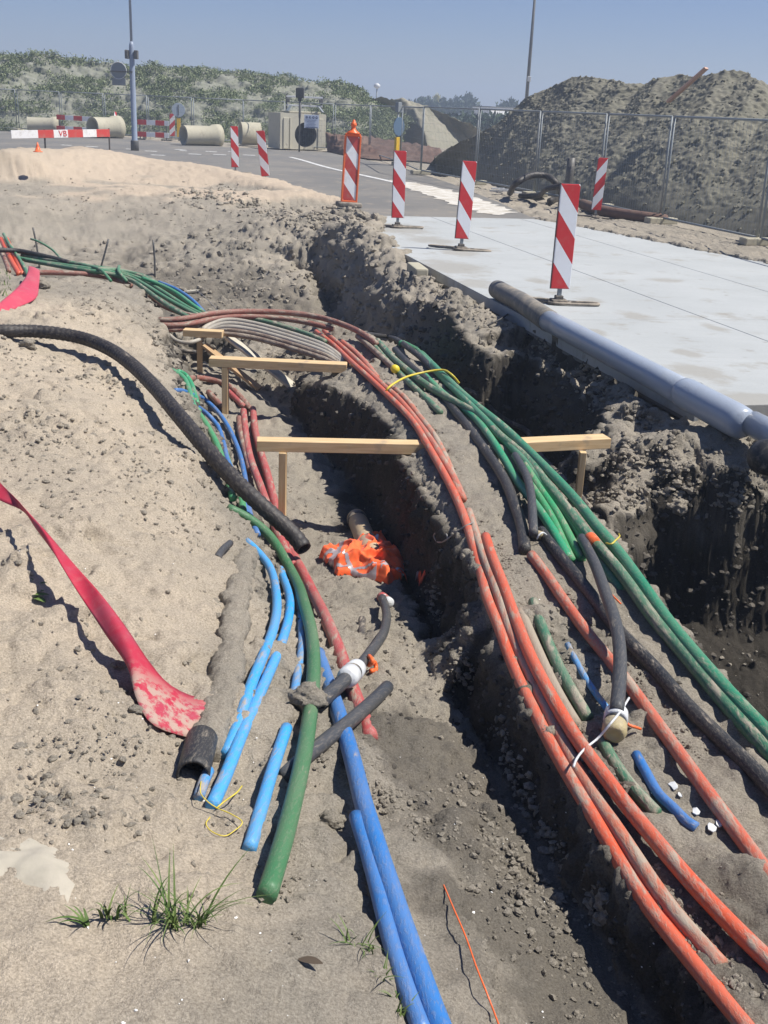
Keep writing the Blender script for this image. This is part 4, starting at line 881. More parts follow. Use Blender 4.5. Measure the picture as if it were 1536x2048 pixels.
def chamber():
    w2, h_, d_ = 1.08, 1.5, 1.5; n = 48; r_, cx, cz = .52, .12, .62
    V_ = []; Fc = []
    def rect_pt(a_):
        c_, s_ = math.cos(a_), math.sin(a_); t1 = [(w2 - cx) / c_ if c_ > 1e-6 else 1e9, (-w2 - cx) / c_ if c_ < -1e-6 else 1e9, (h_ - cz) / s_ if s_ > 1e-6 else 1e9, -cz / s_ if s_ < -1e-6 else 1e9]
        k = min(t1); return (cx + c_ * k, cz + s_ * k)
    an = sorted([2 * math.pi * k / n for k in range(n)] + [math.atan2(z_ - cz, x_ - cx) % (2 * math.pi) for x_ in (-w2, w2) for z_ in (0, h_)]); m_ = len(an)
    for a_ in an: x, z = rect_pt(a_); V_.append((x, 0, z))
    for a_ in an: V_.append((cx + r_ * math.cos(a_), 0, cz + r_ * math.sin(a_)))
    for a_ in an: V_.append((cx + r_ * math.cos(a_), .9, cz + r_ * math.sin(a_)))
    for a_ in an: x, z = rect_pt(a_); V_.append((x, d_, z))
    for k in range(m_):
        k2 = (k + 1) % m_; Fc += [(k, k2, m_ + k2, m_ + k), (m_ + k, m_ + k2, 2 * m_ + k2, 2 * m_ + k), (k2, k, 3 * m_ + k, 3 * m_ + k2)]
    Fc.append(tuple(2 * m_ + k for k in range(m_))); Fc.append(tuple(3 * m_ + k for k in range(m_)))
    mb = MB(); mb.add(V_, Fc); mb.box((-.62, -.02, .66), (.05, .04, 1.3), None, .01); mb.box((.82, -.02, .66), (.24, .045, 1.28), None, .01); mb.box((-.82, -.02, .66), (.24, .045, 1.28), None, .01); return mb
M['pale_concrete'] = concrete_mat('pale_concrete', (.52, .49, .38), (.60, .57, .45), (.34, .3, .22), .4)
o = chamber().build('block', M['pale_concrete'], cb)
mb = MB(); mb.box((.1, .6, 1.545), (1.5, 1.1, .08), None, .03); mb.build('lid_slab', M['old_concrete'], cb)
mb = MB(); v_, f_ = tube_geo([(.12, .03, .62), (.12, .85, .62)], .515, 40, False); mb.add(v_, [tuple(reversed(q)) for q in f_]); mb.add([(.12 + .515 * math.cos(a_), .84, .62 + .515 * math.sin(a_)) for a_ in np.linspace(0, 2 * math.pi, 40, endpoint=False)], [tuple(range(40))]); mb.build('opening_shade', M['shade_dark'], cb)  # dark liner added so the hole's shade is in its colour
# steel frame resting on the chamber
fr = empty('steel_frame', g + Vector((0, .3, 1.56)), 'pale steel lifting frame standing on top of the concrete chamber', 'frame', None, R(14))
mb = MB()
for zz in (.26, .62): mb.box((0, 0, zz), (1.62, .07, .075), None, .01)
mb.build('rail', M['white_plastic'], fr)
for sx in (-1, 1):
    mb = MB(); mb.box((sx * .78, .04, .36), (.07, .07, .72), None, .01); mb.box((sx * .74, -.02, .47), (.18, .12, .16), None, .03); mb.build('upright', M['dark_steel'], fr)
    mb = MB(); mb.beam((sx * .62, -.15, .25), (sx * .80, -.3, .02), .16, .03, .004); mb.build('clamp_plate', M['galv'], fr)
gq = W(600, 303, 0); tl = empty('warning_lamp', gq + Vector((0, -.4, 0)), 'black box lamp on a black pole in front of the concrete chamber', 'lamp')
zt = WD(601, 186, math.hypot(gq.x, gq.y)).z
cyl('pole', [(.035, 0), (.035, 1.3), (.05, 1.4), (.05, zt - .1)], M['dark_steel'], tl, 12); mb = MB(); mb.box((0, 0, zt), (.34, .26, .40), None, .05); mb.box((0, 0, zt - .25), (.16, .14, .14), None, .03); mb.build('housing', M['black'], tl)
gs = W(622, 306, 0); ss = empty('site_sign', gs, 'white site safety board with four dark round symbols on the fence', 'sign', None, R(3)); zc = WD(622, 243, math.hypot(gs.x, gs.y)).z
Wd, Hd = .60, .52; mb = MB(); mb.box((0, 0, zc), (Wd, .012, Hd), None, .003); mb.build('board', M['sign_white'], ss)
for k in range(4):
    mb = MB(); cx_ = -.2 + k * .135; disc(mb, (cx_, -.011, zc + .16), .052, .008, 20)
    o = mb.build('symbol', M['sign_ink'], ss)
    mb = MB(); mb.box((cx_ + (.008 if k % 2 else 0), -.017, zc + .165), (.022, .004, .05 if k % 2 else .03), Matrix.Rotation(R(25 * (k - 1)), 3, 'Y')); mb.build('pictogram', M['sign_white'], o)
mb = MB()
for k in range(5): mb.box((-.02, -.009, zc + .05 - k * .055), (.42 - .07 * (k % 3), .004, .010))
mb.box((0, -.009, zc - .23), (.5, .004, .035)); mb.build('text_lines', M['sign_ink'], ss)

# ------------------------------------------------------------------ fences
def fence_panel(a, b_, label, group, h=1.95, wires=True):
    a = Vector(a); b_ = Vector(b_); d = b_ - a; d.z = 0; L = d.length - .08; root = empty('fence_panel', a, label, 'fence', group, math.atan2(d.y, d.x))
    P = [(.04, 0, .12), (.04, 0, h), (L, 0, h), (L, 0, .12)]
    mb = MB(); r_ = .021
    for q, s in ((P[0], P[1]), (P[1], P[2]), (P[2], P[3]), (P[3], P[0])): mb.tube([q, s], r_, 8)
    mb.tube([(.04, 0, .12), (.04, 0, .02)], r_, 8); mb.tube([(L, 0, .12), (L, 0, .02)], r_, 8); mb.build('frame', M['galv'], root, True)
    mb = MB(); n = int(L / .11)
    for k in range(1, n): x = .04 + (L - .04) * k / n; mb.box((x, .012, (h + .12) / 2), (.0035, .0035, h - .12))
    for k in range(1, 8): z = .12 + (h - .12) * k / 8; mb.box((L / 2, .008, z), (L - .04, .0035, .0035))
    mb.build('wire_mesh', M['galv'], root)
    mb = MB(); mb.box((.0, 0, .06), (.24, .6, .12), None, .02); mb.build('foot_block', M['old_concrete'], root)
NP = [(841, 350), (950, 371), (1069, 395), (1197, 420), (1321, 450), (1516, 493), (1790, 560)]
nl = ['site fence panel at the left corner, by the blue and yellow sign', 'site fence panel left of the black corrugated hoses', 'site fence panel behind the black corrugated hoses', 'site fence panel right of the mirrored beacon', 'site fence panel with the fallen pole at its foot, before the mound', 'site fence panel at the right picture edge']
for (p, q, lb) in zip(NP[:-1], NP[1:], nl): fence_panel(W(*p, 0) + Vector((0, 0, .02)), W(*q, 0) + Vector((0, 0, .02)), lb, 'mesh site fence panels before the soil mound')
FP = [(486, 288), (570, 296), (668, 302), (739, 310), (800, 331), (841, 350)]
fl = ['far fence panel left of the concrete chamber', 'far fence panel crossing in front of the concrete chamber', 'far fence panel just right of the concrete chamber', 'far fence panel before the rusty soil bank', 'fence panel joining the far fence to the corner post']
for (p, q, lb) in zip(FP[:-1], FP[1:], fl): fence_panel(W(*p, 0), W(*q, 0), lb, 'far mesh fence panels along the hill foot')
FL = [(-60, 258), (30, 262), (118, 267), (205, 272), (292, 278), (382, 284), (486, 288)]
for i, (p, q) in enumerate(zip(FL[:-1], FL[1:])): fence_panel(W(*p, 0) + Vector((0, .6, 0)), W(*q, 0) + Vector((0, .6, 0)), ['far fence panel at the left picture edge', 'far fence panel behind the barrier board', 'far fence panel behind the double board barrier', 'far fence panel crossed by the lamp post', 'far fence panel behind the grey round sign back', 'far fence panel behind the bell-ended concrete pipe'][i], 'far mesh fence panels along the hill foot')

# ------------------------------------------------------------------ far trees, building, yellow machine
def poplar(x, ytop, ybase, wpx, D, mat, label, seed, grp='slim dark poplars on the horizon'):
    g = WD(x, ybase, D); zt = WD(x, ytop, D).z; wr = wpx / F * D / 2; root = empty('poplar_tree', (g.x, g.y, -.5), label, 'tree', grp)
    r = np.random.RandomState(seed); n = 260; hz = r.rand(n); rad_ = wr * np.clip(np.sin(np.pi * (hz * .9 + .08)) ** .6, .15, 1) * np.sqrt(r.rand(n)); an = r.rand(n) * 6.283
    P = np.stack([rad_ * np.cos(an), rad_ * np.sin(an), .6 + (zt + .5 - .6) * (.08 + .92 * hz)], 1); leafcards(P, np.full(n, wr * .75), mat, 'crown', 8, 1.4, seed, None, root)
    cyl('trunk', [(.3, 0), (.15, zt * .5), (.05, zt * .9)], M['dark_steel'], root, 8)
PT = [(843,198,222,12),(856,195,222,10),(886,197,222,11),(899,199,223,9),(911,196,223,12),(924,197,224,9),(935,194,224,22)]
pl_ = ['leftmost slim poplar on the horizon', 'second slim poplar from the left, touching the yellow one', 'slim poplar just right of the yellow-green one', 'narrow short poplar in the middle of the row', 'slim poplar left of the gap in the row', 'thin poplar beside the broad one', 'broad dark poplar at the right end of the row']
for i, (x, a_, b_, w_) in enumerate(PT): poplar(x, a_, b_, w_, 210, M['poplar'], pl_[i], 100 + i)
poplar(873, 195, 222, 16, 205, M['yellow_leaf'], 'yellow-green poplar among the dark ones', 120)
leafy = np.array([tuple(WD(x, 222 + 6 * rs.rand(), 190)) for x in np.concatenate([rs.uniform(800, 948, 440), rs.uniform(1002, 1030, 60)])]); leafcards(leafy, np.full(500, 1.5), M['poplar'], 'far_hedge', 8, .8, 6, 'stuff')
g = WD(985, 236, 150); wb = empty('site_office', (g.x, g.y, 0), 'low white building with a dark flat roof edge behind the mound', 'building', None, R(46))
zt = WD(985, 215, 150).z; mb = MB(); mb.box((0, 0, zt / 2), (4.6, 3, zt), None, .02); mb.build('wall', M['white_paint'], wb)
mb = MB(); mb.box((0, 0, zt + .06), (4.9, 3.3, .12), None, .02); mb.build('roof', M['dark_steel'], wb); 
for xw in (-1.2, 1.2): mb = MB(); mb.box((xw, -1.53, zt - 1.9), (.9, .06, .6)); mb.build('window', M['sign_ink'], wb)
leafy = np.array([tuple(WD(x, 250 + 34 * rs.rand(), 95 + 20 * rs.rand())) for x in rs.uniform(835, 1030, 1500)]); leafcards(leafy, np.full(1500, 1.0), M['poplar'], 'far_scrub', 8, .8, 16, 'stuff')
# things in and on the mound
def on_mesh(px, py, D): return WD(px, py, D)
def grid_hit(P, px, py):
    """nearest point of the mound to a line of sight"""
    d = ray(px, py); o = np.array([0, 0, CAMZ]); dv = np.array(d); q = P.reshape(-1, 3) - o; t_ = q @ dv; e_ = np.linalg.norm(q - t_[:, None] * dv, axis=1); e_ = np.where(t_ > 0, e_, 9); k = np.where(e_ < .18)[0]
    if len(k) == 0: k = [int(np.argmin(e_))]
    k = min(k, key=lambda i: t_[i]); return Vector(P.reshape(-1, 3)[k])
a_ = grid_hit(mp_, 1338, 205); a_ = WD(1336, 204, math.hypot(a_.x, a_.y) - 1.1); b_ = grid_hit(mp_, 1405, 158); b_ = WD(1413, 136, math.hypot(b_.x, b_.y) - 1.4)
m_, t_n, b_n = newmat('pine'); v_ = objvec(t_n)
def wood(name, c0, c1):
    m, t, b = newmat(name); v = objvec(t); mp = N(t, 'ShaderNodeMapping'); mp.inputs['Scale'].default_value = (1.5, 22, 22); t.links.new(v, mp.inputs[0]); f, r = noise_fac(t, 3, .35, .65, 5, .6, mp.outputs[0]); g, _ = noise_fac(t, 7, .62, .75, 3, .6, v)
    c = mix(t, c0, c1, f); c = mix(t, c, (.36, .28, .19), mul(t, g, .7)); t.links.new(c, b.inputs['Base Color']); b.inputs['Roughness'].default_value = .7; bump(t, b, r, .25, .004); return m
M['pine'] = wood('pine_timber', (.68, .50, .28), (.56, .38, .19)); M['old_board'] = wood('weathered_board', (.52, .50, .42), (.42, .38, .30)); M['tan_board'] = wood('tan_board', (.44, .30, .16), (.36, .23, .12)); M['mound_plank'] = wood('reddish_plank', (.60, .38, .28), (.5, .3, .21))
def timber(name, A_, B_, wd, ht, mat, label=None, parent=None, cat='timber', group=None):
    A_ = Vector(A_); B_ = Vector(B_); d = B_ - A_; L = d.length; x = d.normalized(); y = Vector((0, 0, 1)).cross(x)
    y = Vector((1, 0, 0)) if y.length < .05 else y.normalized(); z = x.cross(y); mb = MB(); mb.box((0, 0, 0), (L, wd, ht), None, .004); o = mb.build(name, mat)
    c_ = (A_ + B_) / 2; o.matrix_world = Matrix(((x.x, y.x, z.x, c_.x), (x.y, y.y, z.y, c_.y), (x.z, y.z, z.z, c_.z), (0, 0, 0, 1)))
    if parent: adopt(o, parent)
    if label: tag(o, label, cat, group)
    return o
timber('wooden_plank', a_, b_, .26, .05, M['mound_plank'], 'reddish plank sticking out near the top of the soil mound', cat='plank')
def crv(name, pts, r_, mat, label, cat, group=None, n=12, step=.05, corr=0, parent=None):
    P = spline(pts, step if not corr else min(step, corr / 4)); rr = r_
    if corr:
        s_ = [0]
        for p, q in zip(P[:-1], P[1:]): s_.append(s_[-1] + (q - p).length)
        rr = [r_ * (1 + .055 * math.sin(2 * math.pi * s / corr)) for s in s_]
    v_, f_ = tube_geo(P, rr, n); o = mesh_obj(name, v_, f_, mat, parent)
    if label: tag(o, label, cat, group)
    return o
def fx(px, py, z): return W(px, py, z)
crv('corrugated_hose', [W(1020, 386, .06), WD(1035, 365, 26.6), WD(1062, 351, 27), WD(1092, 352, 27.2), WD(1112, 366, 27), W(1118, 392, .05), W(1100, 402, .05)], .075, M['corrugated'], 'black corrugated hose arching over the ground at the mound foot', 'hose', step=.1)
crv('corrugated_hose', [W(1040, 392, .05), W(1075, 391, .12), WD(1100, 376, 25.6), WD(1135, 372, 25.4), W(1150, 402, .05)], .06, M['corrugated'], 'smaller black hose lying below the arching one', 'hose', step=.1)
crv('dark_pole', [W(1165, 408, .12), W(1215, 424, .11), W(1330, 440, .1)], .11, M['rust'], 'thick dark pipe lying along the foot of the fence', 'pipe', step=.4)
crv('thin_batten', [W(1205, 411, .16), W(1270, 428, .05), W(1318, 446, .04)], .022, M['galv'], 'thin pale rail lying beside the thick dark pipe at the fence', 'rail', step=.4)
q = WD(1140, 330, 25.3); o = crv('dark_post', [Vector((q.x, q.y, 0)), Vector((q.x + .02, q.y, q.z + .15))], .09, M['dark_steel'], 'short dark post standing before the mound behind the nearest beacon', 'post', step=.3)
q = W(1012, 387, 0); mb = MB()
for k in range(5): mb.box((q.x + rs.uniform(-.25, .35), q.y + rs.uniform(-.1, .1), .03 + .02 * k), (.35, .05, .04), Matrix.Rotation(rs.uniform(-.6, .6), 3, 'Z'), .004)
tag(mb.build('plastic_litter', M['white_plastic']), 'scraps of white plastic lying at the mound foot by the hoses', 'litter')
# ------------------------------------------------------------------ timber props across the trench
pr = empty('timber_prop', W(515, 888, -.06), 'nearest timber crossbeam over the inner trench, left of the orange ducts', 'timber prop', 'timber props carrying the ducts over the trench'); bpy.context.view_layer.update()
a_, b_ = W(514, 888, -.03), W(868, 895, -.03); timber('beam', a_, b_, .10, .066, M['pine'], None, pr)
t_ = W(566, 905, -.07); timber('post', (t_.x, t_.y, -.75), (t_.x, t_.y, -.065), .045, .065, M['pine'], None, pr)
pr = empty('timber_prop', W(1060, 888, -.05), 'timber crossbeam over the deep right-hand trench, ending on the earth ledge', 'timber prop', 'timber props carrying the ducts over the trench'); bpy.context.view_layer.update()
a_, b_ = W(1000, 892, -.03), W(1213, 882, -.03); timber('beam', a_, b_, .12, .066, M['pine'], None, pr)
t_ = W(1166, 905, -.07); timber('post', (t_.x, t_.y, -.95), (t_.x, t_.y, -.065), .04, .05, M['pine'], None, pr)
pr = empty('timber_prop', W(420, 725, -.12), 'middle timber crossbeam on two posts behind the nearest one', 'timber prop', 'timber props carrying the ducts over the trench'); bpy.context.view_layer.update()
a_, b_ = W(420, 722, -.10), W(694, 735, -.10); timber('beam', a_, b_, .12, .07, M['pine'], None, pr)
for x, y in ((450, 735), (686, 745)): t_ = W(x, y, -.14); timber('post', (t_.x, t_.y + .01, -.72 if x < 500 else -.55), (t_.x, t_.y + .01, -.137), .05, .07, M['pine'], None, pr)
timber('brace', W(408, 690, -.2), W(520, 778, -.56), .11, .025, M['tan_board'], None, pr)
pr = empty('timber_prop', W(370, 665, -.15), 'farthest timber prop, short beam end under the grey ducts', 'timber prop', 'timber props carrying the ducts over the trench'); bpy.context.view_layer.update()
a_, b_ = W(368, 664, -.10), W(446, 668, -.10); timber('beam', a_, b_, .11, .06, M['pine'], None, pr)
t_ = W(399, 673, -.13); timber('post', (t_.x, t_.y, -.65), (t_.x, t_.y, -.131), .045, .055, M['pine'], None, pr)
timber('loose_board', W(458, 674, -.14), W(590, 776, -.5), .12, .025, M['old_board'], 'weathered pale board slanting down into the trench behind the middle crossbeam', cat='board')
q = cast(392, 587); timber('loose_board', q + Vector((-.15, 0, .02)), q + Vector((.12, .05, .05)), .1, .03, M['old_board'], 'small pale board end in the pit beyond the cable bundle', cat='board')

# ------------------------------------------------------------------ ducts and cables
def trace(pts, r_, lay=.7, keep=True, step=.03, bury=False):
    P = []
    for p in pts:
        if len(p) == 4: P.append(W(p[0], p[1], p[3]))
        else: P.append(cast(p[0], p[1], (p[2] if len(p) > 2 else 0) + r_ * lay + .004, True))
    absz = any(len(p) == 4 for p in pts); S = spline(P, step)
    if keep and not absz:
        hz = Hh(np.array([p.x for p in S]), np.array([p.y for p in S]), True) + r_ * (lay - .5)
        z = np.array([p.z for p in S]); z = np.maximum(z, hz); k = 7; z2 = np.convolve(np.pad(z, k, 'edge'), np.ones(2 * k + 1) / (2 * k + 1), 'valid')
        for p, zz in zip(S, z2): p.z = float(zz)
    k = 5; A_ = np.array([tuple(p) for p in S]); Ap = np.pad(A_, ((k, k), (0, 0)), 'reflect', reflect_type='odd'); ker = np.ones(2 * k + 1) / (2 * k + 1)
    if len(S) > 14: S = [Vector((np.dot(ker, Ap[i:i + 2 * k + 1, 0]), np.dot(ker, Ap[i:i + 2 * k + 1, 1]), np.dot(ker, Ap[i:i + 2 * k + 1, 2]))) for i in range(len(S))]
    return S
def duct(name, mat, r_, pts, label, group=None, cat='duct', lay=.7, n=14, hollow=False, corr=0, endcol=None, keep=True, jitter=.0):
    S = trace(pts, r_, lay, keep, .012 if corr else .03)
    rr = r_
    if corr:
        s_ = [0]
        for p, q in zip(S[:-1], S[1:]): s_.append(s_[-1] + (q - p).length)
        rr = [r_ * (1 + .05 * math.sin(2 * math.pi * s / corr)) for s in s_]
    if hollow:
        v_, f_ = hollow_geo(S, rr, r_ * .84, n)
    else: v_, f_ = tube_geo(S, rr, n)
    o = mesh_obj(name, v_, f_, M[mat]); tag(o, label, cat, group)
    L_ = 0; vals = []                                     # distance along and around the pipe, so that smears run lengthwise
    ph = random.random() * 30
    for i, p in enumerate(S):
        if i: L_ += (p - S[i - 1]).length
        for k in range(n): a_ = 2 * math.pi * k / n; vals += [ph + L_ * .45, math.cos(a_) * r_ * 1.6, math.sin(a_) * r_ * 1.6]
    if hollow: vals = vals + vals
    at = o.data.attributes.new('flow', 'FLOAT_VECTOR', 'POINT'); at.data.foreach_set('vector', vals)
    return o
GO = 'orange ducts along the left edge of the berm'; GG = 'green ducts along the right edge of the berm'; GK = 'black pipes on the berm'; GBl = 'light blue ducts on the left bank'; GR = 'red ducts in the inner trench'; GF = 'ducts of the far bundle crossing the trench'; GL = 'thin ducts on the slope under the black corrugated pipe'
# orange, left edge of berm
duct('orange_duct', 'orange', .0215, [(632,664,.03),(665,688,.03),(708,729,.03),(740,757,.03),(767,783,.02),(800,814,.02),(828,846,.02),(857,893,.02),(878,930,.02),(899,968,.02),(925,1024,.02),(945,1086,.02),(962,1150,.02),(975,1196,.02),(991,1234,.02),(1008,1285,.02),(1026,1336,.02),(1065,1414,.02),(1088,1465,.02),(1112,1510,.02),(1155,1581,.02),(1217,1682,.02),(1268,1780,.02),(1327,1854,.02),(1385,1925,.02),(1444,1995,.02),(1490,2052,.02),(1570,2150,.02)], 'longest orange duct, overhanging the dark inner trench all along the berm', GO)
duct('orange_duct', 'salmon', .021, [(648,662,.03),(680,690,.03),(722,728,.03),(765,770,.02),(800,800,.02),(830,838,.01),(862,880,.01),(892,930,.01),(912,965,.0),(926,998,.0)], 'salmon duct right of the longest one, ending beside it below the beam', GO)
duct('orange_duct', 'salmon', .024, [(684,683,.02),(708,703,.02),(733,728,.02),(753,754,.01)], 'short salmon duct stub beside the ducts above the yellow tie', GO)
duct('orange_duct', 'orange_muddy', .021, [(775,770,.01),(805,790,.01),(837,832,.01),(862,862,.01),(884,900,.005),(905,950,.0),(920,990,0)], 'muddy salmon duct squeezed between two others beside the beam', GO)
duct('orange_duct', 'orange_muddy', .0215, [(937,1022),(952,1070,.0),(968,1115,0),(987,1164,.0),(1002,1205,0),(1016,1250,.0),(1040,1310,-.02),(1075,1390,-.03),(1120,1480,-.03),(1160,1560,-.02),(1178,1581,-.01),(1229,1645,0),(1262,1695,0),(1307,1772,-.0),(1358,1846,-.02),(1440,1940,-.03)], 'mud-coated duct in the gap between the two thickest orange ones', GO)
duct('orange_duct', 'orange', .023, [(971,1074),(985,1115,.01),(1006,1168,.01),(1020,1210,.01),(1036,1250,.01),(1065,1324,.01),(1104,1395,.01),(1143,1465,.01),(1186,1520,.015),(1229,1577,.015),(1288,1659,.015),(1350,1725,.015),(1416,1800,.015),(1471,1858,.01),(1522,1909,0),(1580,1965,0)], 'thick orange duct second from the inner trench, beside the pipe end cap', GO)
duct('orange_duct', 'orange_clean', .02, [(1080,1475,-.07),(1140,1600,-.09),(1230,1740,-.1),(1300,1860,-.1),(1366,1950,-.09),(1430,2040,-.09),(1500,2130,-.09)], 'dark red-orange duct low in shadow under the longest orange one', GO)
duct('orange_duct', 'orange_dusty', .023, [(1063,1108,-.01),(1082,1135,-.012),(1104,1168,-.012),(1127,1199,0),(1150,1233,0),(1178,1270,0),(1217,1316,0),(1260,1371,0),(1299,1426,0),(1350,1496,0),(1381,1538,0),(1440,1620,0),(1499,1698,0),(1540,1755,0),(1640,1880),(1850,2150)], 'muddy orange duct alone in the middle of the berm, right of the end cap', GO)
duct('mud_duct', 'mud_pipe', .024, [(1040,1225,-.01),(1062,1275,-.01),(1092,1344,-.01),(1116,1395,-.012),(1150,1450,-.016)], 'clay-coloured mud-caked duct between the orange and the half-buried green one', None)
duct('green_duct', 'green_muddy', .021, [(1066,1205,-.012),(1078,1240,-.006),(1092,1273,-.004),(1116,1332,-.004),(1139,1375,-.006),(1155,1402,-.014),(1175,1440,-.022)], 'half-buried green duct in the middle of the berm', 'half-buried ducts on the berm')
duct('green_duct', 'green_muddy', .02, [(1205,1490,-.02),(1228,1525,-.014),(1262,1570,-.012),(1291,1605,-.016),(1310,1635,-.03)], 'nearly buried green duct by the small blue one', 'half-buried ducts on the berm')
duct('blue_duct', 'sky_dirty', .012, [(1135,1290,-.008),(1150,1320,-.004),(1170,1355,-.005),(1186,1383,-.004),(1206,1408,-.003),(1214,1420,-.012)], 'thin blue strip just left of the upright black pipe', 'half-buried ducts on the berm')
duct('blue_duct', 'blue', .016, [(1272,1512,-.012),(1290,1540,-.005),(1319,1586,-.002),(1345,1612,-.004),(1375,1645,-.008),(1392,1662,-.02)], 'small blue duct beside the white shards', 'half-buried ducts on the berm')
# green bundle
GA = duct('green_duct', 'green', .0265, [(802,684,.04),(838,702,.05),(869,733,.05),(904,768,.05),(947,807,.05),(1002,850,.05),(1052,897,.05),(1099,944,.05),(1150,998,.05),(1197,1057,.05),(1232,1098,.04),(1268,1145,.04),(1311,1207,.03),(1350,1262,.02),(1395,1313,.02),(1445,1372,.02),(1500,1430,.02),(1560,1495,.02),(1680,1630,.02),(1950,1930,.02)], 'top green duct on the outer right edge of the berm', GG)
duct('green_duct', 'green_muddy', .0265, [(755,682,.02),(787,717,.03),(820,745,.03),(860,775,.03),(905,800,.03),(962,834,.03),(1002,873,.03),(1052,915,.03),(1099,975,.03),(1130,1012,.03),(1178,1074,.03),(1229,1129,.03),(1270,1185,.02),(1308,1238,.01),(1358,1297,.0),(1405,1352,.0),(1452,1410,.0),(1499,1461,.0),(1560,1530,0),(1660,1650,0),(1930,1960,0)], 'muddy green duct with the orange tape, second from the outer edge', GG)
duct('green_duct', 'green_bright', .023, [(850,752,.02),(892,791,.02),(943,830,.02),(978,870,.02),(1009,920,.02),(1041,971,.02),(1080,1022,.02),(1111,1069,.02),(1136,1118,.0)], 'bright green duct on the inner side of the green bundle', GG)
duct('green_duct', 'green_lime', .020, [(1040,935,.02),(1072,983,.02),(1107,1041,.02),(1125,1080,.01),(1143,1122,0)], 'lime green short duct end nearest the black fitting', GG)
duct('green_duct', 'green_lime', .021, [(1050,930,.03),(1076,971,.03),(1111,1022,.02),(1142,1077,.01),(1163,1122,-.01)], 'lime green short duct end farther from the black fitting', GG)
duct('green_duct', 'green', .024, [(830,695,.03),(860,728,.03),(884,755,.04),(931,800,.04),(990,860,.03),(1045,918,.03),(1095,978,.02),(1140,1035,.02),(1175,1090,.0),(1210,1140,-.01),(1245,1185,-.02)], 'dull green duct in the shade between the upper green ones', GG)
duct('green_duct', 'green_muddy', .023, [(738,680,.0),(775,722,.01),(810,758,.01),(845,790,.0),(880,825,.0)], 'green duct beside the yellow cap, running under the yellow tie', GG)
duct('black_pipe', 'black_muddy', .026, [(931,784,.01),(974,819,.02),(1025,858,.02),(1080,912,.02),(1119,952,.02),(1158,991,.02),(1205,1049,.01),(1230,1085,-.02)], 'black pipe on the outer right side of the green bundle', GK)
duct('black_pipe', 'black', .025, [(728,668,.02),(775,674,.03),(810,690,.04),(845,718,.03),(880,755,.02),(915,790,.0)], 'black pipe crossing at the head of the green bundle', GK)
duct('black_pipe', 'black', .028, [(790,700,.01),(818,729,.02),(869,775,.01),(923,838,.01),(974,905,.01),(1009,959,.01),(1030,1010,.01),(1046,1061,.005),(1050,1100,-.005)], 'black pipe along the left side of the green bundle with a pointed end', GK)
duct('black_pipe', 'charcoal', .022, [(1030,912,.05),(1050,945,.07),(1061,975,.09),(1065,1020,.08),(1067,1072,.03)], 'grey pipe bending down to the small wired joint', GK)
duct('black_pipe', 'black', .027, [(1082,1062,.01),(1119,1112,.0),(1139,1135,.0),(1178,1184,.0),(1205,1221,.0),(1245,1272,.0),(1307,1332,.0),(1358,1395,.0),(1405,1445,.0),(1459,1488,0),(1502,1539,0),(1545,1580,0),(1680,1730,0),(1930,2010,0)], 'long black pipe running diagonally to the right picture edge', GK)
kp = duct('black_pipe', 'charcoal', .024, [(1163,1078,.03),(1180,1108,.05),(1194,1137,.07),(1209,1182,.09),(1222,1215,.10),(1232,1245,.11),(1241,1293,.11),(1241,1352,.10),(1236,1400,.07),(1232,1432,.05)], 'raised black pipe curving down to the white collar and brass cap', GK)
duct('black_cable', 'black', .010, [(840,694,.03),(884,697,.0),(923,680,.0),(970,652,.02),(1000,636,.05),(1022,626,.03)], 'thin black cable looping from the bundle up to the plastic drain pipe', None, 'cable')
# red and grey tops of the bundle
duct('red_duct', 'maroon', .027, [(318,640,'z',-.03),(360,640,'z',-.02),(398,631,'z',.0),(440,625,'z',.01),(476,623,'z',.01),(520,623,'z',.01),(573,625,'z',.01),(632,633,'z',.0),(691,651,'z',.0),(730,670,'z',-.01),(753,688,'z',-.03)], 'topmost dark red duct arching over the crossing bundle', GF)
duct('brown_duct', 'brown_pipe', .024, [(715,672,.02),(738,692,.03),(765,716,.03),(789,737,.03)], 'brownish duct end closed by the yellow cap', None)
q = cast(790, 738, .035); dq = (cast(790, 738, .035) - cast(745, 698, .035)).normalized(); mb = MB(); rq = dq.to_track_quat('Z', 'Y').to_matrix(); lathe(mb, [(.032, -.03), (.034, 0), (.034, .02), (.028, .032), (.001, .036)], 20, q, rq); o = mb.build('end_plug', M['yellow'], None, True); bpy.context.view_layer.update(); adopt(o, bpy.data.objects['brown_duct']); o['label'] = 'bright yellow plug'
duct('red_duct', 'maroon', .025, [(316,650,'z',-.06),(352,652,'z',-.06),(392,646,'z',-.05),(430,636,'z',-.04),(470,633,'z',-.03),(554,636,'z',-.04),(620,646,'z',-.05),(665,658,'z',-.07)], 'dark red duct directly below the topmost one', GF)
duct('red_duct', 'maroon', .024, [(314,658,'z',-.1),(350,661,'z',-.1),(385,654,'z',-.09),(415,646,'z',-.09),(450,642,'z',-.09)], 'lower dark red duct entering from the bank corner', GF)
duct('red_duct', 'maroon', .024, [(290,582,'z',.0),(321,609,'z',-.03),(345,620,'z',-.03),(375,630,'z',-.03),(402,634,'z',-.03)], 'dark red duct slanting down from the green strand to the crossing', GF)
duct('red_duct', 'maroon', .027, [(60,545,'z',.12),(100,545,'z',.12),(135,546,'z',.12),(186,549,'z',.1),(225,556,'z',.07),(262,572,'z',.02)], 'dusty red duct lying on the far edge of the left bank', GF)
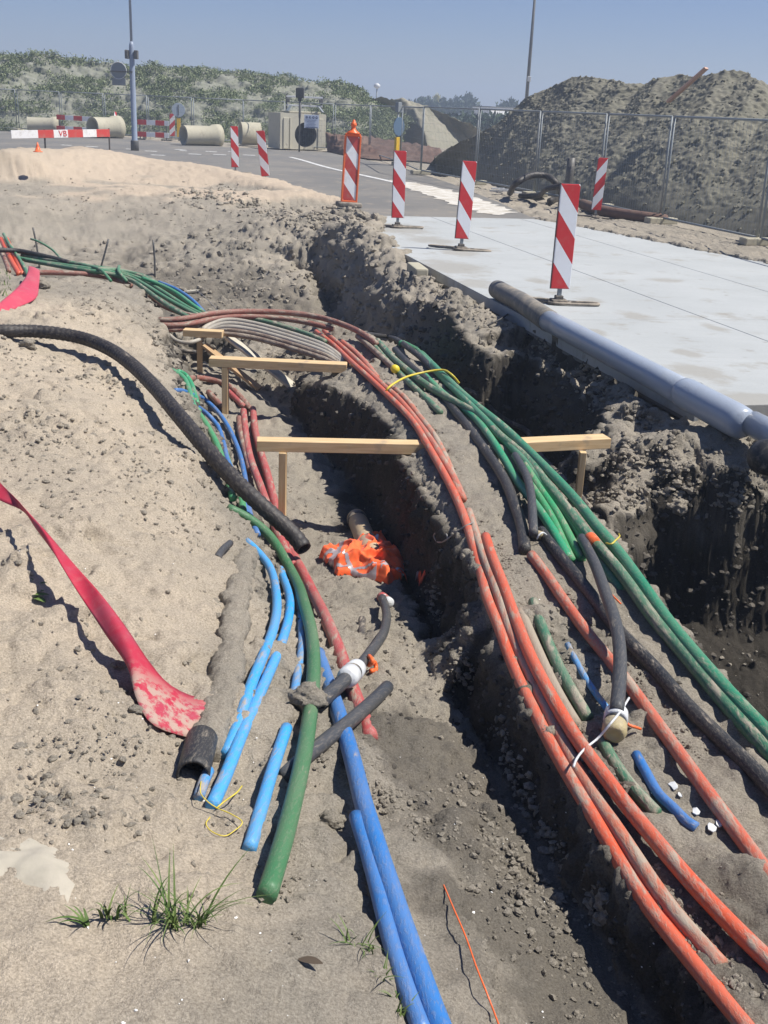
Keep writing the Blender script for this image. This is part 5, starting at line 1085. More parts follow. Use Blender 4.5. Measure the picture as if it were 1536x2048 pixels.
for i, (dy, mt, lb) in enumerate(((0, 'white_pipe', 'topmost whitish duct arching over the farthest timber prop'), (7, 'white_pipe', 'second whitish duct from the top over the farthest prop'), (14, 'white_pipe', 'third whitish duct from the top over the farthest prop'), (21, 'brown_pipe', 'brown lowest duct of the whitish arch'), (29, 'brown_pipe', 'dark brown duct hanging below the whitish arch'))):
    zz = -.07 - .012 * i
    duct('grey_duct', mt, .0235, [(404 + i * 6, 660 + dy * .35, 'z', zz - .05), (420 + i * 3, 646 + dy * .75, 'z', zz - .01), (445, 638 + dy, 'z', zz + .02), (495, 644 + dy, 'z', zz + .01), (554, 659 + dy, 'z', zz), (612, 677 + dy, 'z', zz), (655, 694 + dy * .9, 'z', zz), (690, 722 + dy * .6, 'z', zz - .03)], lb, GF)
duct('grey_duct', 'white_pipe', .018, [(328,658,'z',-.12),(345,676,'z',-.16),(365,688,'z',-.17),(392,684,'z',-.16),(412,672,'z',-.14)], 'grey duct sagging in a loop left of the farthest prop', GF)
duct('grey_duct', 'black_muddy', .018, [(322,662,'z',-.15),(340,690,'z',-.2),(368,706,'z',-.23),(392,704,'z',-.22)], 'dark duct sagging lowest left of the farthest prop', GF)
duct('green_duct', 'green_muddy', .024, [(476,633,'z',-.05),(520,640,'z',-.06),(573,655,'z',-.08),(620,670,'z',-.09),(650,683,'z',-.1)], 'green duct showing behind the whitish arch', GF)
# far green strands
fb = [[(44,511),(85,518),(135,525),(169,530),(203,540),(237,540),(271,548),(305,562),(338,580),(372,602),(406,624)], [(30,515),(80,524),(130,531),(180,538),(220,544),(255,552),(290,570),(325,592),(360,612),(395,630)],
      [(50,520),(95,528),(140,536),(190,543),(230,549),(262,560),(292,580),(322,602),(350,620),(380,636)], [(240,545),(275,555),(310,574),(345,596),(380,618),(410,632)], [(110,520),(150,527),(200,536),(245,541),(285,551),(320,570),(352,590),(385,612),(412,628)]]
fl_ = ['green strand uppermost at the bend of the far bundle', 'green strand second from top in the far bundle', 'green strand lying lowest on the far edge of the bank', 'short green strand joining the far bundle at the bank corner', 'dull green strand in the middle of the far bundle']
for i, P_ in enumerate(fb):
    z_ = [.15 - .20 * max(0, (x - 200) / 210) for x, y in P_]; duct('green_duct', 'green_far' if i % 2 else 'green_muddy', .023, [(x, y, 'z', zz - .004 * i) for (x, y), zz in zip(P_, z_)], fl_[i], GF)
duct('green_duct', 'green_bright', .02, [(285,556,'z',.1),(325,571,'z',.06),(352,585,'z',.03),(380,606,'z',0),(402,622,'z',-.04)], 'brightest green strand beside the blue one at the far bend', GF)
duct('blue_duct', 'blue', .017, [(318,564,'z',.08),(340,572,'z',.06),(360,582,'z',.04),(385,600,'z',0),(408,624,'z',-.05)], 'blue strand on top of the far bundle', GF)
duct('green_duct', 'green_far', .018, [(7,468,'z',.2),(20,491,'z',.2),(34,511,'z',.17),(46,530,'z',.15),(56,550,'z',.12)], 'green duct dropping steeply at the left picture edge', GF)
duct('green_duct', 'green_far', .012, [(62,478,'z',.25),(80,484,'z',.25),(98,494,'z',.2),(114,509,'z',.16),(124,521,'z',.15)], 'thin green loop rising above the far bundle at left', GF)
duct('green_duct', 'green_far', .016, [(165,530,'z',.16),(195,536,'z',.17),(212,549,'z',.15),(222,562,'z',.09)], 'green end hanging over the bank edge near the thin loop', GF)
duct('green_duct', 'green_far', .017, [(238,533,'z',.16),(238,546,'z',.15),(246,557,'z',.1),(254,563,'z',.07)], 'short green hook over the bank edge', GF)
duct('black_pipe', 'black', .028, [(-20,500,'z',.22),(0,500,'z',.22),(34,501,'z',.2),(68,508,'z',.19),(108,517,'z',.17),(140,526,'z',.15)], 'black pipe entering at the left edge over the orange ducts', GF)
for i, (dx, lb) in enumerate(((0, 'leftmost thick orange duct at the left picture edge'), (11, 'second thick orange duct at the left picture edge'))): duct('orange_duct', 'orange_clean', .028, [(2 + dx,478,'z',.16),(12 + dx,500,'z',.15),(24 + dx,524,'z',.13),(38 + dx * .6,548,'z',.1)], lb, 'orange ducts at the left edge')
duct('red_duct', 'maroon', .025, [(2,503,'z',.13),(10,520,'z',.12),(18,542,'z',.1)], 'dusty red duct below the orange pair at the left edge', GF)
for a_, b_, lb in (((217,478),(200,534),'dark stake leaning against the pit wall, left of the other'), ((306,480),(310,556),'thin dark stake standing in the pit before its wall'), ((66,455),(80,538),'dark stake behind the green strands at left')):
    q = cast(b_[0], b_[1]); q2 = WD(a_[0], a_[1], math.hypot(q.x, q.y) + .05) ; duct_ = crv('stake', [q - Vector((0, 0, .05)), q.lerp(q2, .5) + Vector((.01, 0, 0)), q2], .016, M['dark_steel'], lb, 'stake', None, 8, .1)
q = cast(480, 600); crv('thin_wire', [W(392,580,-.1), W(405,590,-.12), W(430,615,-.12), W(440,628,-.08)], .004, M['wire_grey'], 'thin grey wire curling beyond the crossing bundle', 'wire', None, 6, .05)
# slope under the corrugated pipe
duct('green_duct', 'green_bright', .022, [(343,733,.02),(356,742,.04),(368,757,.05),(378,780,.04),(384,800,.03),(392,820,.02),(400,832,.0)], 'green duct poking from the bank top, upper of two', GL)
duct('green_duct', 'green_bright', .022, [(356,738,.04),(370,748,.05),(380,765,.04),(388,785,.03),(394,806,.02)], 'green duct poking from the bank top, lower of two', GL)
duct('green_duct', 'green_lime', .022, [(396,824,.01),(410,845,.02),(425,872,.02),(440,905,.02),(450,945,.02),(460,972,.02),(466,996,.01)], 'green duct beside the blue pair below the corrugated pipe', GL)
duct('green_duct', 'green_lime', .022, [(450,905,0),(462,940,0),(474,966,0),(482,994,0),(486,1020,0)], 'second green duct close against the red ones', GL)
duct('blue_duct', 'blue', .018, [(351,776,.01),(386,790,.02),(410,800,.03),(430,818,.03),(452,846,.03),(468,878,.02),(480,910,.02),(488,945,.02),(494,985,.01),(500,1030,.01),(515,1070,0)], 'blue duct nearest the red pair on the slope', GL)
duct('blue_duct', 'blue', .018, [(360,800,.0),(390,811,.02),(412,826,.02),(432,850,.02),(446,884,.02),(455,920,.02),(468,950,.01),(480,985,.01),(492,1020,.0),(508,1055,0)], 'blue duct left of its twin on the slope', GL)
duct('red_duct', 'red', .027, [(487,822,.03),(489,845,.03),(493,880,.03),(503,925,.03),(519,967,.03),(534,1010,.02),(552,1057,.02),(566,1090,.01),(585,1130,0)], 'thick red duct, left one of the upright pair', GR)
duct('red_duct', 'red', .027, [(506,818,.03),(510,858,.03),(520,900,.03),(534,945,.03),(545,988,.03),(556,1030,.03),(570,1075,.02),(585,1108,.02),(604,1142,.02),(628,1192,.02),(657,1247,.02),(677,1299,.01),(693,1345,.01),(709,1391,.01),(726,1433,.01),(741,1472,.01)], 'longest red duct, running down the trench under the white coupling', GR)
duct('red_duct', 'maroon', .024, [(478,836,.02),(480,862,.02),(490,900,.02),(500,940,.01)], 'dull red duct left behind the upright pair', GR)
duct('red_duct', 'maroon', .026, [(376,757,.02),(405,757,.03),(437,762,.03),(462,775,.03),(482,796,.02),(500,818,.02)], 'dull red duct coming from the bank corner to the upright pair', GR)
duct('red_duct', 'red', .024, [(456,782,.02),(470,796,.02),(486,812,.02)], 'short red stub above the upright pair', GR)
duct('red_duct', 'maroon', .024, [(417,784,.01),(432,800,.01),(448,819,.0)], 'short dull red stub behind the middle prop post', GR)
# corrugated black pipe
duct('corrugated_pipe', 'corrugated', .046, [(-620,700,'z',.31),(-380,668,'z',.31),(-120,655,'z',.30),(0,662,'z',.30),(60,662,'z',.29),(110,666,'z',.28),(160,675,'z',.26),(215,696,'z',.24),(262,728,'z',.21),(310,775,'z',.17),(350,822,'z',.13),(400,882,'z',.06),(450,940,'z',-.03),(500,990,'z',-.12),(550,1035,'z',-.22),(590,1072,'z',-.31),(608,1098,'z',-.36)], 'long black corrugated drain pipe bending over the bank into the inner trench', None, 'pipe', hollow=True, corr=.018, n=22, keep=False)
# big green, light blue, dark blue in front
duct('green_pipe', 'green_flat', .0255, [(455,1000,.0),(475,1015,.01),(498,1033,.02),(520,1052,.03),(543,1080,.03),(568,1118,.03),(592,1163,.03),(610,1212,.04),(622,1260,.04),(628,1309,.04),(627,1358,.03),(622,1413,.03),(614,1472,.03),(604,1530,.03),(588,1595,.03),(566,1690,.02),(534,1780,.02)], 'thick dark green pipe curving down the left bank to a cut end', None, 'pipe')
duct('blue_duct', 'sky_blue', .0195, [(492,1076,-.005),(505,1090,.005),(521,1108,.01),(540,1140,.01),(552,1180,.01),(554,1221,.01),(544,1267,.01),(530,1303,.01),(508,1352,.01),(490,1404,.0),(476,1450,.0),(464,1485,-.006),(452,1512,-.02)], 'light blue duct leftmost of the three, curving from its cut end', GBl)
duct('blue_duct', 'sky_blue', .0195, [(560,1140,-.01),(572,1172,.0),(580,1202,.0),(578,1234,.0),(567,1273,.0),(550,1319,.0),(531,1361,.0),(512,1404,.0),(490,1452,.0),(474,1492,.0),(459,1534,.0),(441,1573,.0),(424,1608,-.01)], 'light blue duct in the middle, longest of the three', GBl)
duct('blue_duct', 'sky_dirty', .016, [(590,1165,-.005),(598,1200,.0),(602,1241,.0),(605,1286,.0),(600,1322,.0),(592,1358,.0),(588,1390,-.002)], 'thinner light blue duct hugging the thick green pipe', GBl)
duct('blue_duct', 'sky_blue', .0195, [(573,1462,.0),(563,1488,.005),(553,1514,.0),(542,1545,.0),(530,1590,.0),(515,1640,.0),(503,1670,-.004),(499,1698,-.018)], 'short light blue duct piece left of the green pipe end', GBl)
duct('blue_duct', 'sky_dirty', .016, [(418,1545,-.004),(407,1562,-.003),(398,1590,-.010)], 'stubby light blue duct end by the black pipe mouth', GBl)
duct('blue_pipe', 'blue', .0275, [(636,1310,-.012),(650,1350,-.004),(662,1382,.0),(675,1422,.005),(688,1462,.02),(703,1510,.035),(719,1578,.05),(742,1656,.055),(762,1707,.055),(777,1766,.045),(797,1828,.03),(810,1870,.01),(824,1912,.0),(840,1950,-.004),(856,1990,-.006),(874,2050,-.006),(905,2130,-.01)], 'thick strong blue pipe running to the bottom picture edge', None, 'pipe')
duct('blue_pipe', 'blue', .021, [(712,1640,.03),(734,1695,.045),(752,1754,.04),(766,1824,.02),(779,1885,.005),(795,1935,.0),(812,1975,-.004),(830,2020,-.012),(848,2075,-.012)], 'thinner strong blue pipe left of the thick one at the bottom', None, 'pipe')
bpy.data.objects['blue_pipe']['group'] = 'strong blue pipes'; bpy.data.objects['blue_pipe.001']['group'] = 'strong blue pipes'
# mud covered pipe on the bank
S = trace([(500,1092,-.05),(484,1130,-.015),(474,1180,-.0),(466,1250,.0),(456,1320,.0),(440,1400,.0),(418,1460,.0),(402,1500,.0)], .05, 0, False, .012)
for p_ in S: p_.z -= .014
v_, f_ = tube_geo(S, [.056 + .004 * math.sin(i_ * .21) for i_ in range(len(S))], 40); Pn = np.array([tuple(p_) for p_ in v_]); Cn = np.repeat(np.array([tuple(p_) for p_ in S]), 40, 0); Dn = (Pn - Cn); Dn /= np.linalg.norm(Dn, axis=1, keepdims=True)
Pn = Pn + Dn * (.012 * fbm3(Pn[:, 0], Pn[:, 1], Pn[:, 2], 16, 3, 5) + .012 * (np.abs(fbm3(Pn[:, 0], Pn[:, 1], Pn[:, 2], 38, 2, 6)) - .3))[:, None]
tag(mesh_obj('buried_pipe', Pn.tolist(), f_, M['soil']), 'soil-caked thick pipe half buried along the bank, left of the light blue ducts', 'pipe')
duct('pipe_mouth', 'black', .047, [(404,1486,-.03),(396,1512,-.022),(386,1543,-.012)], 'crumpled black open pipe mouth where the mud-caked pipe ends', None, 'pipe', hollow=True, n=20)
duct('pipe_offcut', 'charcoal', .017, [(434,1110,.0),(446,1101,.0),(460,1092,.0)], 'short dark offcut of pipe lying on the bank', None, 'offcut', hollow=True)
# grey hose with couplings
duct('grey_hose', 'charcoal', .021, [(764,1199,.03),(773,1220,.03),(772,1250,.04),(762,1274,.05),(745,1300,.06),(722,1328,.07),(705,1345,.08)], 'grey hose from the red and white plug to the white coupling', 'grey hose pieces', 'hose')
duct('grey_hose', 'charcoal', .026, [(700,1348,.08),(686,1364,.075),(665,1380,.06),(640,1401,.045)], 'short grey hose end below the white coupling', 'grey hose pieces', 'hose', hollow=True)
duct('grey_hose', 'charcoal', .025, [(774,1382,.045),(740,1408,.05),(705,1436,.05),(677,1458,.045),(645,1486,.02),(612,1512,.005),(585,1536,-.01),(566,1552,-.02)], 'straight grey pipe lying across the strong blue pipe', 'grey hose pieces', 'hose')
duct('grey_hose', 'black_muddy', .018, [(724,1242,-.004),(724,1265,-.002),(722,1296,-.006)], 'short dark strip of hose in the dirt above the coupling', 'grey hose pieces', 'hose')
def fit(name, c, ax, prof, mat, label, cat, parent=None, n=24):
    mb = MB(); rq_ = Vector(ax).normalized().to_track_quat('Z', 'Y').to_matrix(); lathe(mb, prof, n, c, rq_); o = mb.build(name, mat, parent, True)
    if label: tag(o, label, cat)
    return o
p1 = cast(722, 1328, .085); p2 = cast(684, 1366, .09); c0 = (p1 + p2) / 2; ax = p2 - p1
cp = empty('pipe_coupling', c0, 'white compression coupling joining grey hoses over the red duct', 'coupling'); bpy.context.view_layer.update()
for nm, pf, mt in (('nut', [(.030, -.085), (.036, -.080), (.039, -.020), (.032, -.016)], 'white_plastic'), ('nut', [(.032, .016), (.040, .020), (.039, .070), (.030, .085)], 'white_plastic'), ('body', [(.034, -.018), (.034, .018)], 'black')):
    o = fit(nm, c0, ax, pf, M[mt], None, None); adopt(o, cp)
q1 = cast(752, 1186, .03); q2 = cast(790, 1214, .03); c1 = (q1 + q2) / 2; ax = q2 - q1
cp = empty('hose_plug', c1, 'small white plug with red bands at the grey hose end below the jacket', 'plug'); bpy.context.view_layer.update()
for nm, pf, mt in (('cap', [(.001, .060), (.022, .058), (.026, .052), (.027, .030), (.024, .026)], 'white_plastic'), ('barrel', [(.023, .028), (.024, -.03), (.022, -.045)], 'white_plastic'), ('red_band', [(.0255, .024), (.0262, .020), (.0262, .004), (.0255, .0)], 'red'), ('red_band', [(.0255, -.02), (.028, -.024), (.027, -.05), (.02, -.056), (.001, -.058)], 'red')):
    o = fit(nm, c1, ax, pf, M[mt], None, None); adopt(o, cp)
p1 = cast(1233, 1425, .06); p2 = cast(1226, 1485, .035); ax = p2 - p1; c2 = p1.lerp(p2, .2)
cp = empty('end_cap_fitting', c2, 'white collar with round brass-coloured end cap on the raised black pipe', 'fitting'); bpy.context.view_layer.update()
for nm, pf, mt in (('collar', [(.03, -.035), (.038, -.03), (.040, .008), (.034, .012)], 'white_plastic'), ('ring', [(.033, .010), (.035, .014), (.035, .026), (.033, .030)], 'black'), ('end_cap', [(.034, .028), (.039, .032), (.040, .066), (.034, .082), (.020, .088), (.018, .084), (.001, .084)], 'brass')):
    o = fit(nm, c2, ax, pf, M[mt], None, None); adopt(o, cp)
q = cast(1072, 1068, .02); cp = fit('pipe_joint', q, cast(1084, 1068, .02) - cast(1062, 1062, .02), [(.012, -.04), (.02, -.03), (.02, .03), (.012, .045)], M['brass'], 'small dull brass joint between the grey and the long black pipe', 'joint')
# ties, wires, tape
def wire(name, pts, r_, mat, label, cat='wire', n=8): 
    P = spline([W(p[0], p[1], p[3]) if len(p) == 4 else cast(p[0], p[1], p[2]) for p in pts], .01); v_, f_ = tube_geo(P, r_, n); o = mesh_obj(name, v_, f_, M[mat]); tag(o, label, cat); return o
wire('yellow_tie', [(771,792,.0),(774,779,.05),(798,761,.08),(837,747,.09),(884,740,.10),(904,750,.10),(918,766,.06)], .008, 'yellow_tie', 'yellow strap tied across from the orange to the green ducts', 'strap')
wire('white_wire', [(1258,1396,.06),(1240,1424,.10),(1222,1446,.10),(1196,1476,.05),(1168,1499,.04),(1152,1520,.05),(1147,1534,.06)], .004, 'white_plastic', 'white wire end crossing the brass-capped pipe end')
wire('white_wire', [(1074,1078,.04),(1078,1070,.06),(1086,1065,.06),(1093,1070,.04)], .004, 'white_plastic', 'short white wire twist at the small brass joint')
wire('grey_wire', [(946,1045,.05),(932,1052,.05),(916,1062,.05),(898,1076,.06),(884,1084,.06),(872,1081,.06),(868,1071,.06),(876,1063,.06),(888,1064,.06),(895,1074,.05),(895,1092,.05),(890,1112,.03),(884,1130,.01)], .0045, 'wire_grey', 'curled grey wire hanging over the trench edge beside the jacket')
wire('yellow_wire', [(1212,1086,.07),(1222,1088,.085),(1232,1080,.085),(1238,1068,.08)], .004, 'yellow_tie', 'thin yellow wire knotted round the outer green ducts')
wire('orange_tie', [(1198,1181,.075),(1204,1177,.125),(1213,1178,.13),(1219,1184,.11),(1226,1192,.08),(1236,1202,.05),(1242,1208,.04)], .004, 'orange_bright', 'thin orange tie round the raised black pipe')
wire('orange_tie', [(1246,1436,.06),(1258,1450,.04),(1270,1454,.03),(1281,1458,.02)], .005, 'orange_bright', 'orange tie end sticking out from the white collar')
wire('orange_tie', [(738,1312,.09),(745,1322,.09),(738,1330,.06),(750,1326,.04),(752,1338,.02),(742,1342,.02)], .009, 'orange_bright', 'crumpled orange tape by the white coupling')
wire('red_string', [(884,1762,.01),(905,1812,.035),(930,1870,.04),(955,1940,.04),(975,1990,.035),(1000,2056,.03)], .0022, 'orange_bright', 'taut thin red string along the lower trench edge', 'string')
q = cast(1184, 1080, .06); fit('orange_tape', q, cast(1200, 1098, .05) - cast(1168, 1062, .05), [(.028, -.03), (.029, -.028), (.029, .028), (.028, .03)], M['orange_bright'], 'orange tape wrapped round the muddy green duct', 'tape')
wire('dry_stalk', [(405,1552,.01),(401,1572,.04),(402,1588,.04),(416,1604,.03),(434,1616,.02),(462,1628,.02),(485,1645,.02),(468,1662,.01),(448,1672,.01),(425,1664,.01),(412,1648,.01),(420,1634,.0)], .0016, 'yellow_tie', 'long pale looping grass stalk below the light blue ducts', 'stalk')
wire('dry_stalk', [(432,1617,.01),(450,1602,.03),(470,1588,.04),(484,1572,.03)], .0022, 'yellow_tie', 'straight pale stalk leaning by the light blue duct ends', 'stalk')
# ------------------------------------------------------------------ plastic drain pipe on the slab
def axis_pt(u, v, z): p = slab_pt(u, v); return Vector((p.x, p.y, z))
pa = W(993, 578, .105); pb = W(1098, 642, .105); pc = W(1372, 787, .10); pd = W(1508, 849, .10); pe = W(1720, 958, .10)
dp = empty('drain_pipe', pc, 'blue-grey plastic drain pipe with a dirty sleeve lying along the concrete road edge', 'drain pipe'); bpy.context.view_layer.update()
def seg(nm, a, b_, rs_, mt, n=32):
    P = [a.lerp(b_, k / (len(rs_) - 1)) for k in range(len(rs_))]; v_, f_ = tube_geo(P, rs_, n, True); o = mesh_obj(nm, v_, f_, M[mt]); adopt(o, dp); return o
ax_ = (pd - pa).normalized()
P_ = [pa + ax_ * s for s in (0, .015, .05, .2, .5, .8)] + [pb]
v_, f_ = hollow_geo(P_, [.088, .097, .1, .1, .097, .1, .104], .075, 32); o = mesh_obj('sleeve', v_, f_, M['pvc_dirty']); adopt(o, dp)
seg('barrel', pb - ax_ * .05, pc, [.096] * 8, 'pvc')
LL_ = (pd - pc).length; P_ = [pc + ax_ * s for s in (-.03, -.02, .02, .2, .5, LL_ - .12, LL_ - .05, LL_)]; v_, f_ = tube_geo(P_, [.099, .108, .110, .110, .110, .110, .106, .084], 32); o = mesh_obj('socket', v_, f_, M['pvc']); adopt(o, dp)
seg('spigot', pd - ax_ * .02, pe, [.082] * 4, 'pvc')
q = pb.lerp(pc, .9) + Vector((-.0, -.08, .06)); mb = MB(); mb.box(q, (.03, .035, .05), Matrix.Rotation(R(30), 3, 'Z'), .008); mb.box(q + Vector((.02, 0, -.02)), (.02, .03, .03), None, .006); o = mb.build('clip', M['blue']); adopt(o, dp)
c = pc + ax_ * .0 + Vector((.08, .02, .075)); o = timber('strap', c, c + ax_ * .35 + Vector((.06, 0, -.07)), .05, .006, M['black']); adopt(o, dp)
q = W(1536, 915, .02); mb = MB(); lathe(mb, [(.09, -.1), (.11, -.06), (.11, .05), (.07, .1), (.001, .1)], 20, q, Matrix.Rotation(R(75), 3, 'X')); tag(mb.build('rubber_stopper', M['black'], None, True), 'black rounded rubber stopper at the right edge below the drain pipe', 'stopper')

# ------------------------------------------------------------------ red warning ribbon
def ribbon(name, A_, B_, mat, label, cat='ribbon', th=.003, sag=0):
    PA = spline([W(p[0], p[1], p[2]) for p in A_], .02); PB = spline([W(p[0], p[1], p[2]) for p in B_], .02); n = 150; m_ = 9
    def rs_(P, n):
        L = [0]
        for a, b_ in zip(P[:-1], P[1:]): L.append(L[-1] + (b_ - a).length)
        return [Vector([float(np.interp(s, L, [p[k] for p in P])) for k in range(3)]) for s in np.linspace(0, L[-1], n)]
    PA = rs_(PA, n); PB = rs_(PB, n); V_ = []; Fc = []
    for i in range(n):
        for j in range(m_):
            t_ = j / (m_ - 1); p = PA[i].lerp(PB[i], t_); w_ = math.sin(math.pi * t_) * (.010 + .006 * math.sin(i * .19)); V_.append(p + Vector((0, 0, w_)))
    for i in range(n - 1):
        for j in range(m_ - 1): Fc.append((i * m_ + j, i * m_ + j + 1, (i + 1) * m_ + j + 1, (i + 1) * m_ + j))
    o = mesh_obj(name, V_, Fc, mat); md = o.modifiers.new('thickness', 'SOLIDIFY'); md.thickness = th; tag(o, label, cat); return o
m, t, b = newmat('ribbon_tape'); v = objvec(t); f, _ = noise_fac(t, 5, .5, .62, 6, .7, v); f2, _ = noise_fac(t, 30, .5, .7, 4, .7, v); c = mix(t, (.40, .028, .055), (.36, .05, .08), f); c = mix(t, c, (.42, .36, .30), mul(t, f2, .1))
sp = N(t, 'ShaderNodeSeparateXYZ'); t.links.new(v, sp.inputs[0]); mr = N(t, 'ShaderNodeMapRange'); mr.inputs['From Min'].default_value = 3.06; mr.inputs['From Max'].default_value = 2.96; t.links.new(sp.outputs['Y'], mr.inputs['Value'])
fm, _ = noise_fac(t, 22, .44, .54, 5, .7, v); c = mix(t, c, (.38, .30, .24), mul(t, mul(t, mr.outputs['Result'], fm), .85)); t.links.new(c, b.inputs['Base Color']); b.inputs['Roughness'].default_value = .6; b.inputs['Specular IOR Level'].default_value = .25; M['ribbon_tape'] = m
zg_ = lambda x, y, d: (x, y, float(cast(x, y).z) + d)
ribbon('warning_ribbon', [zg_(-420,700,.05), zg_(-200,800,.07), zg_(-40,925,.10), zg_(0,965,.12), zg_(50,1018,.13), zg_(90,1060,.13), zg_(150,1130,.13), zg_(205,1192,.12), zg_(255,1258,.10), zg_(300,1325,.07), zg_(338,1368,.03), zg_(385,1392,.012), zg_(418,1398,.008)],
       [zg_(-420,740,.02), zg_(-200,845,.05), zg_(-40,975,.08), zg_(0,1000,.10), zg_(42,1020,.11), zg_(72,1058,.12), zg_(118,1122,.12), zg_(160,1190,.11), zg_(210,1268,.09), zg_(255,1335,.07), zg_(272,1395,.04), zg_(305,1448,.012), zg_(388,1478,.006)], M['ribbon_tape'], 'long red plastic warning ribbon twisting across the left bank')
ribbon('warning_ribbon', [(-30,640,.26),(0,605,.28),(25,584,.3),(44,564,.28),(54,548,.27),(57,532,.28)], [(-30,660,.22),(0,633,.22),(40,613,.22),(71,597,.22),(78,570,.24),(80,541,.26)], M['ribbon'], 'pinkish torn ribbon end standing up at the left picture edge')

# ------------------------------------------------------------------ jacket and stub in the trench
q1, q2 = cast(742, 1105, .05), cast(713, 1036, .05); ax = (q2 - q1).normalized(); st_ = empty('capped_pipe_stub', q1, 'beige capped pipe stub with a dark band behind the orange jacket', 'pipe stub'); bpy.context.view_layer.update()
o = fit('stub', q1, ax, [(.062, -.1), (.062, (q2 - q1).length - .05)], M['clay_pipe'], None, None); adopt(o, st_)
L_ = (q2 - q1).length; o = fit('band', q1, ax, [(.064, L_ - .12), (.067, L_ - .115), (.067, L_ - .06), (.064, L_ - .055)], M['black_muddy'], None, None); adopt(o, st_)
o = fit('cap', q1, ax, [(.063, L_ - .056), (.064, L_ - .02), (.055, L_ + .005), (.001, L_ + .012)], M['clay_pipe'], None, None); adopt(o, st_)
OUT = [(645,1119,.01),(659,1112,.01),(675,1114,.01),(705,1103,.02),(723,1088,.05),(737,1076,.08),(757,1070,.09),(784,1072,.09),(812,1080,.08),(822,1096,.06),(830,1122,.03),(836,1140,.01),(818,1144,.02),(806,1158,.01),(769,1170,.0),(746,1158,.0),(700,1151,.0),(676,1150,.0),(667,1136,.0),(650,1127,.0)]
OW = [cast(748 + (x - 742) * 1.14, 1114 + (y - 1116) * 1.12, d) for x, y, d in OUT]; cx = sum(p.x for p in OW) / len(OW); cy = sum(p.y for p in OW) / len(OW)
s = .0045; xs = np.arange(min(p.x for p in OW) - .02, max(p.x for p in OW) + .02, s); ys = np.arange(min(p.y for p in OW) - .02, max(p.y for p in OW) + .02, s); X, Y = np.meshgrid(xs, ys)
wob = .012 * vn2(X * 30, Y * 30, 4); inside = in_poly(X + wob, Y - wob, OW); dd = np.full(X.shape, 9.)
for a, b_ in zip(OW, OW[1:] + OW[:1]): dd = np.minimum(dd, seg_d(X + wob, Y - wob, a, b_))
wx = X + .05 * fbm2(X, Y, 5, 2, 81); wy = Y + .05 * fbm2(X, Y, 5, 2, 82)
rg = 1 - np.abs(fbm2(wx, wy, 6.5, 2, 83)) * 2.0; rg2 = 1 - np.abs(fbm2(wx, wy, 17, 2, 84)) * 2
hgt = .03 + .065 * np.clip(dd / .12, 0, 1) ** .7 + np.clip(dd / .03, 0, 1) * (.042 * np.clip(rg, 0, 1) ** 1.3 + .007 * rg2)
hgt = hgt * np.clip(dd / .012, 0, 1) ** .5; Zj = Hh(X, Y) * .6 + .4 * float(np.mean(Hh(X, Y)[inside])) + hgt + .003
bandf = ((np.abs(fbm2(X, Y, 3.4, 1, 91) + 1.6 * (X - cx)) < .055) | (np.abs(fbm2(X, Y, 3, 1, 95) - 1.8 * (X - cx) + 1.5 * (Y - cy) - .12) < .05)) & inside
jk = empty('safety_jacket', (cx, cy, float(Hh(np.array([cx]), np.array([cy]))[0])), 'crumpled fluorescent orange safety jacket with reflective strips in the trench', 'jacket'); bpy.context.view_layer.update()
m, t, b = newmat('jacket_cloth'); v = objvec(t); f, r_n = noise_fac(t, 30, .3, .7, 4, .6, v); t.links.new(mix(t, (.95, .105, .018), (.88, .15, .03), f), b.inputs['Base Color']); b.inputs['Roughness'].default_value = .75; b.inputs['Sheen Weight'].default_value = .2; M['jacket'] = m
m, t, b = newmat('reflective_strip'); b.inputs['Base Color'].default_value = (.52, .45, .45, 1); b.inputs['Roughness'].default_value = .3; b.inputs['Metallic'].default_value = .3; M['reflective'] = m
def grid_mesh(name, mask, mat, dz=0):
    idx = -np.ones(X.shape, int); V_ = []; Fc = []
    cell = mask[:-1, :-1] & mask[1:, :-1] & mask[:-1, 1:] & mask[1:, 1:]
    need = np.zeros(X.shape, bool); 
    for a, b_ in ((0, 0), (1, 0), (0, 1), (1, 1)): need[a:a + cell.shape[0], b_:b_ + cell.shape[1]] |= cell
    idx[need] = np.arange(need.sum()); V_ = np.stack([X[need], Y[need], Zj[need] + dz], 1); ii, jj = np.where(cell)
    for i, j in zip(ii, jj): Fc.append((int(idx[i, j]), int(idx[i, j + 1]), int(idx[i + 1, j + 1]), int(idx[i + 1, j])))
    o = mesh_obj(name, V_.tolist(), Fc, mat); adopt(o, jk); return o
def split_cells():
    im = inside.copy(); grid_mesh('cloth', im, M['jacket'])
    grid_mesh('reflective_strip', bandf & (X < cx + .03), M['reflective'], .0022); grid_mesh('reflective_strip', bandf & (X >= cx + .045) & (Y < cy + .02), M['reflective'], .0022)
split_cells()
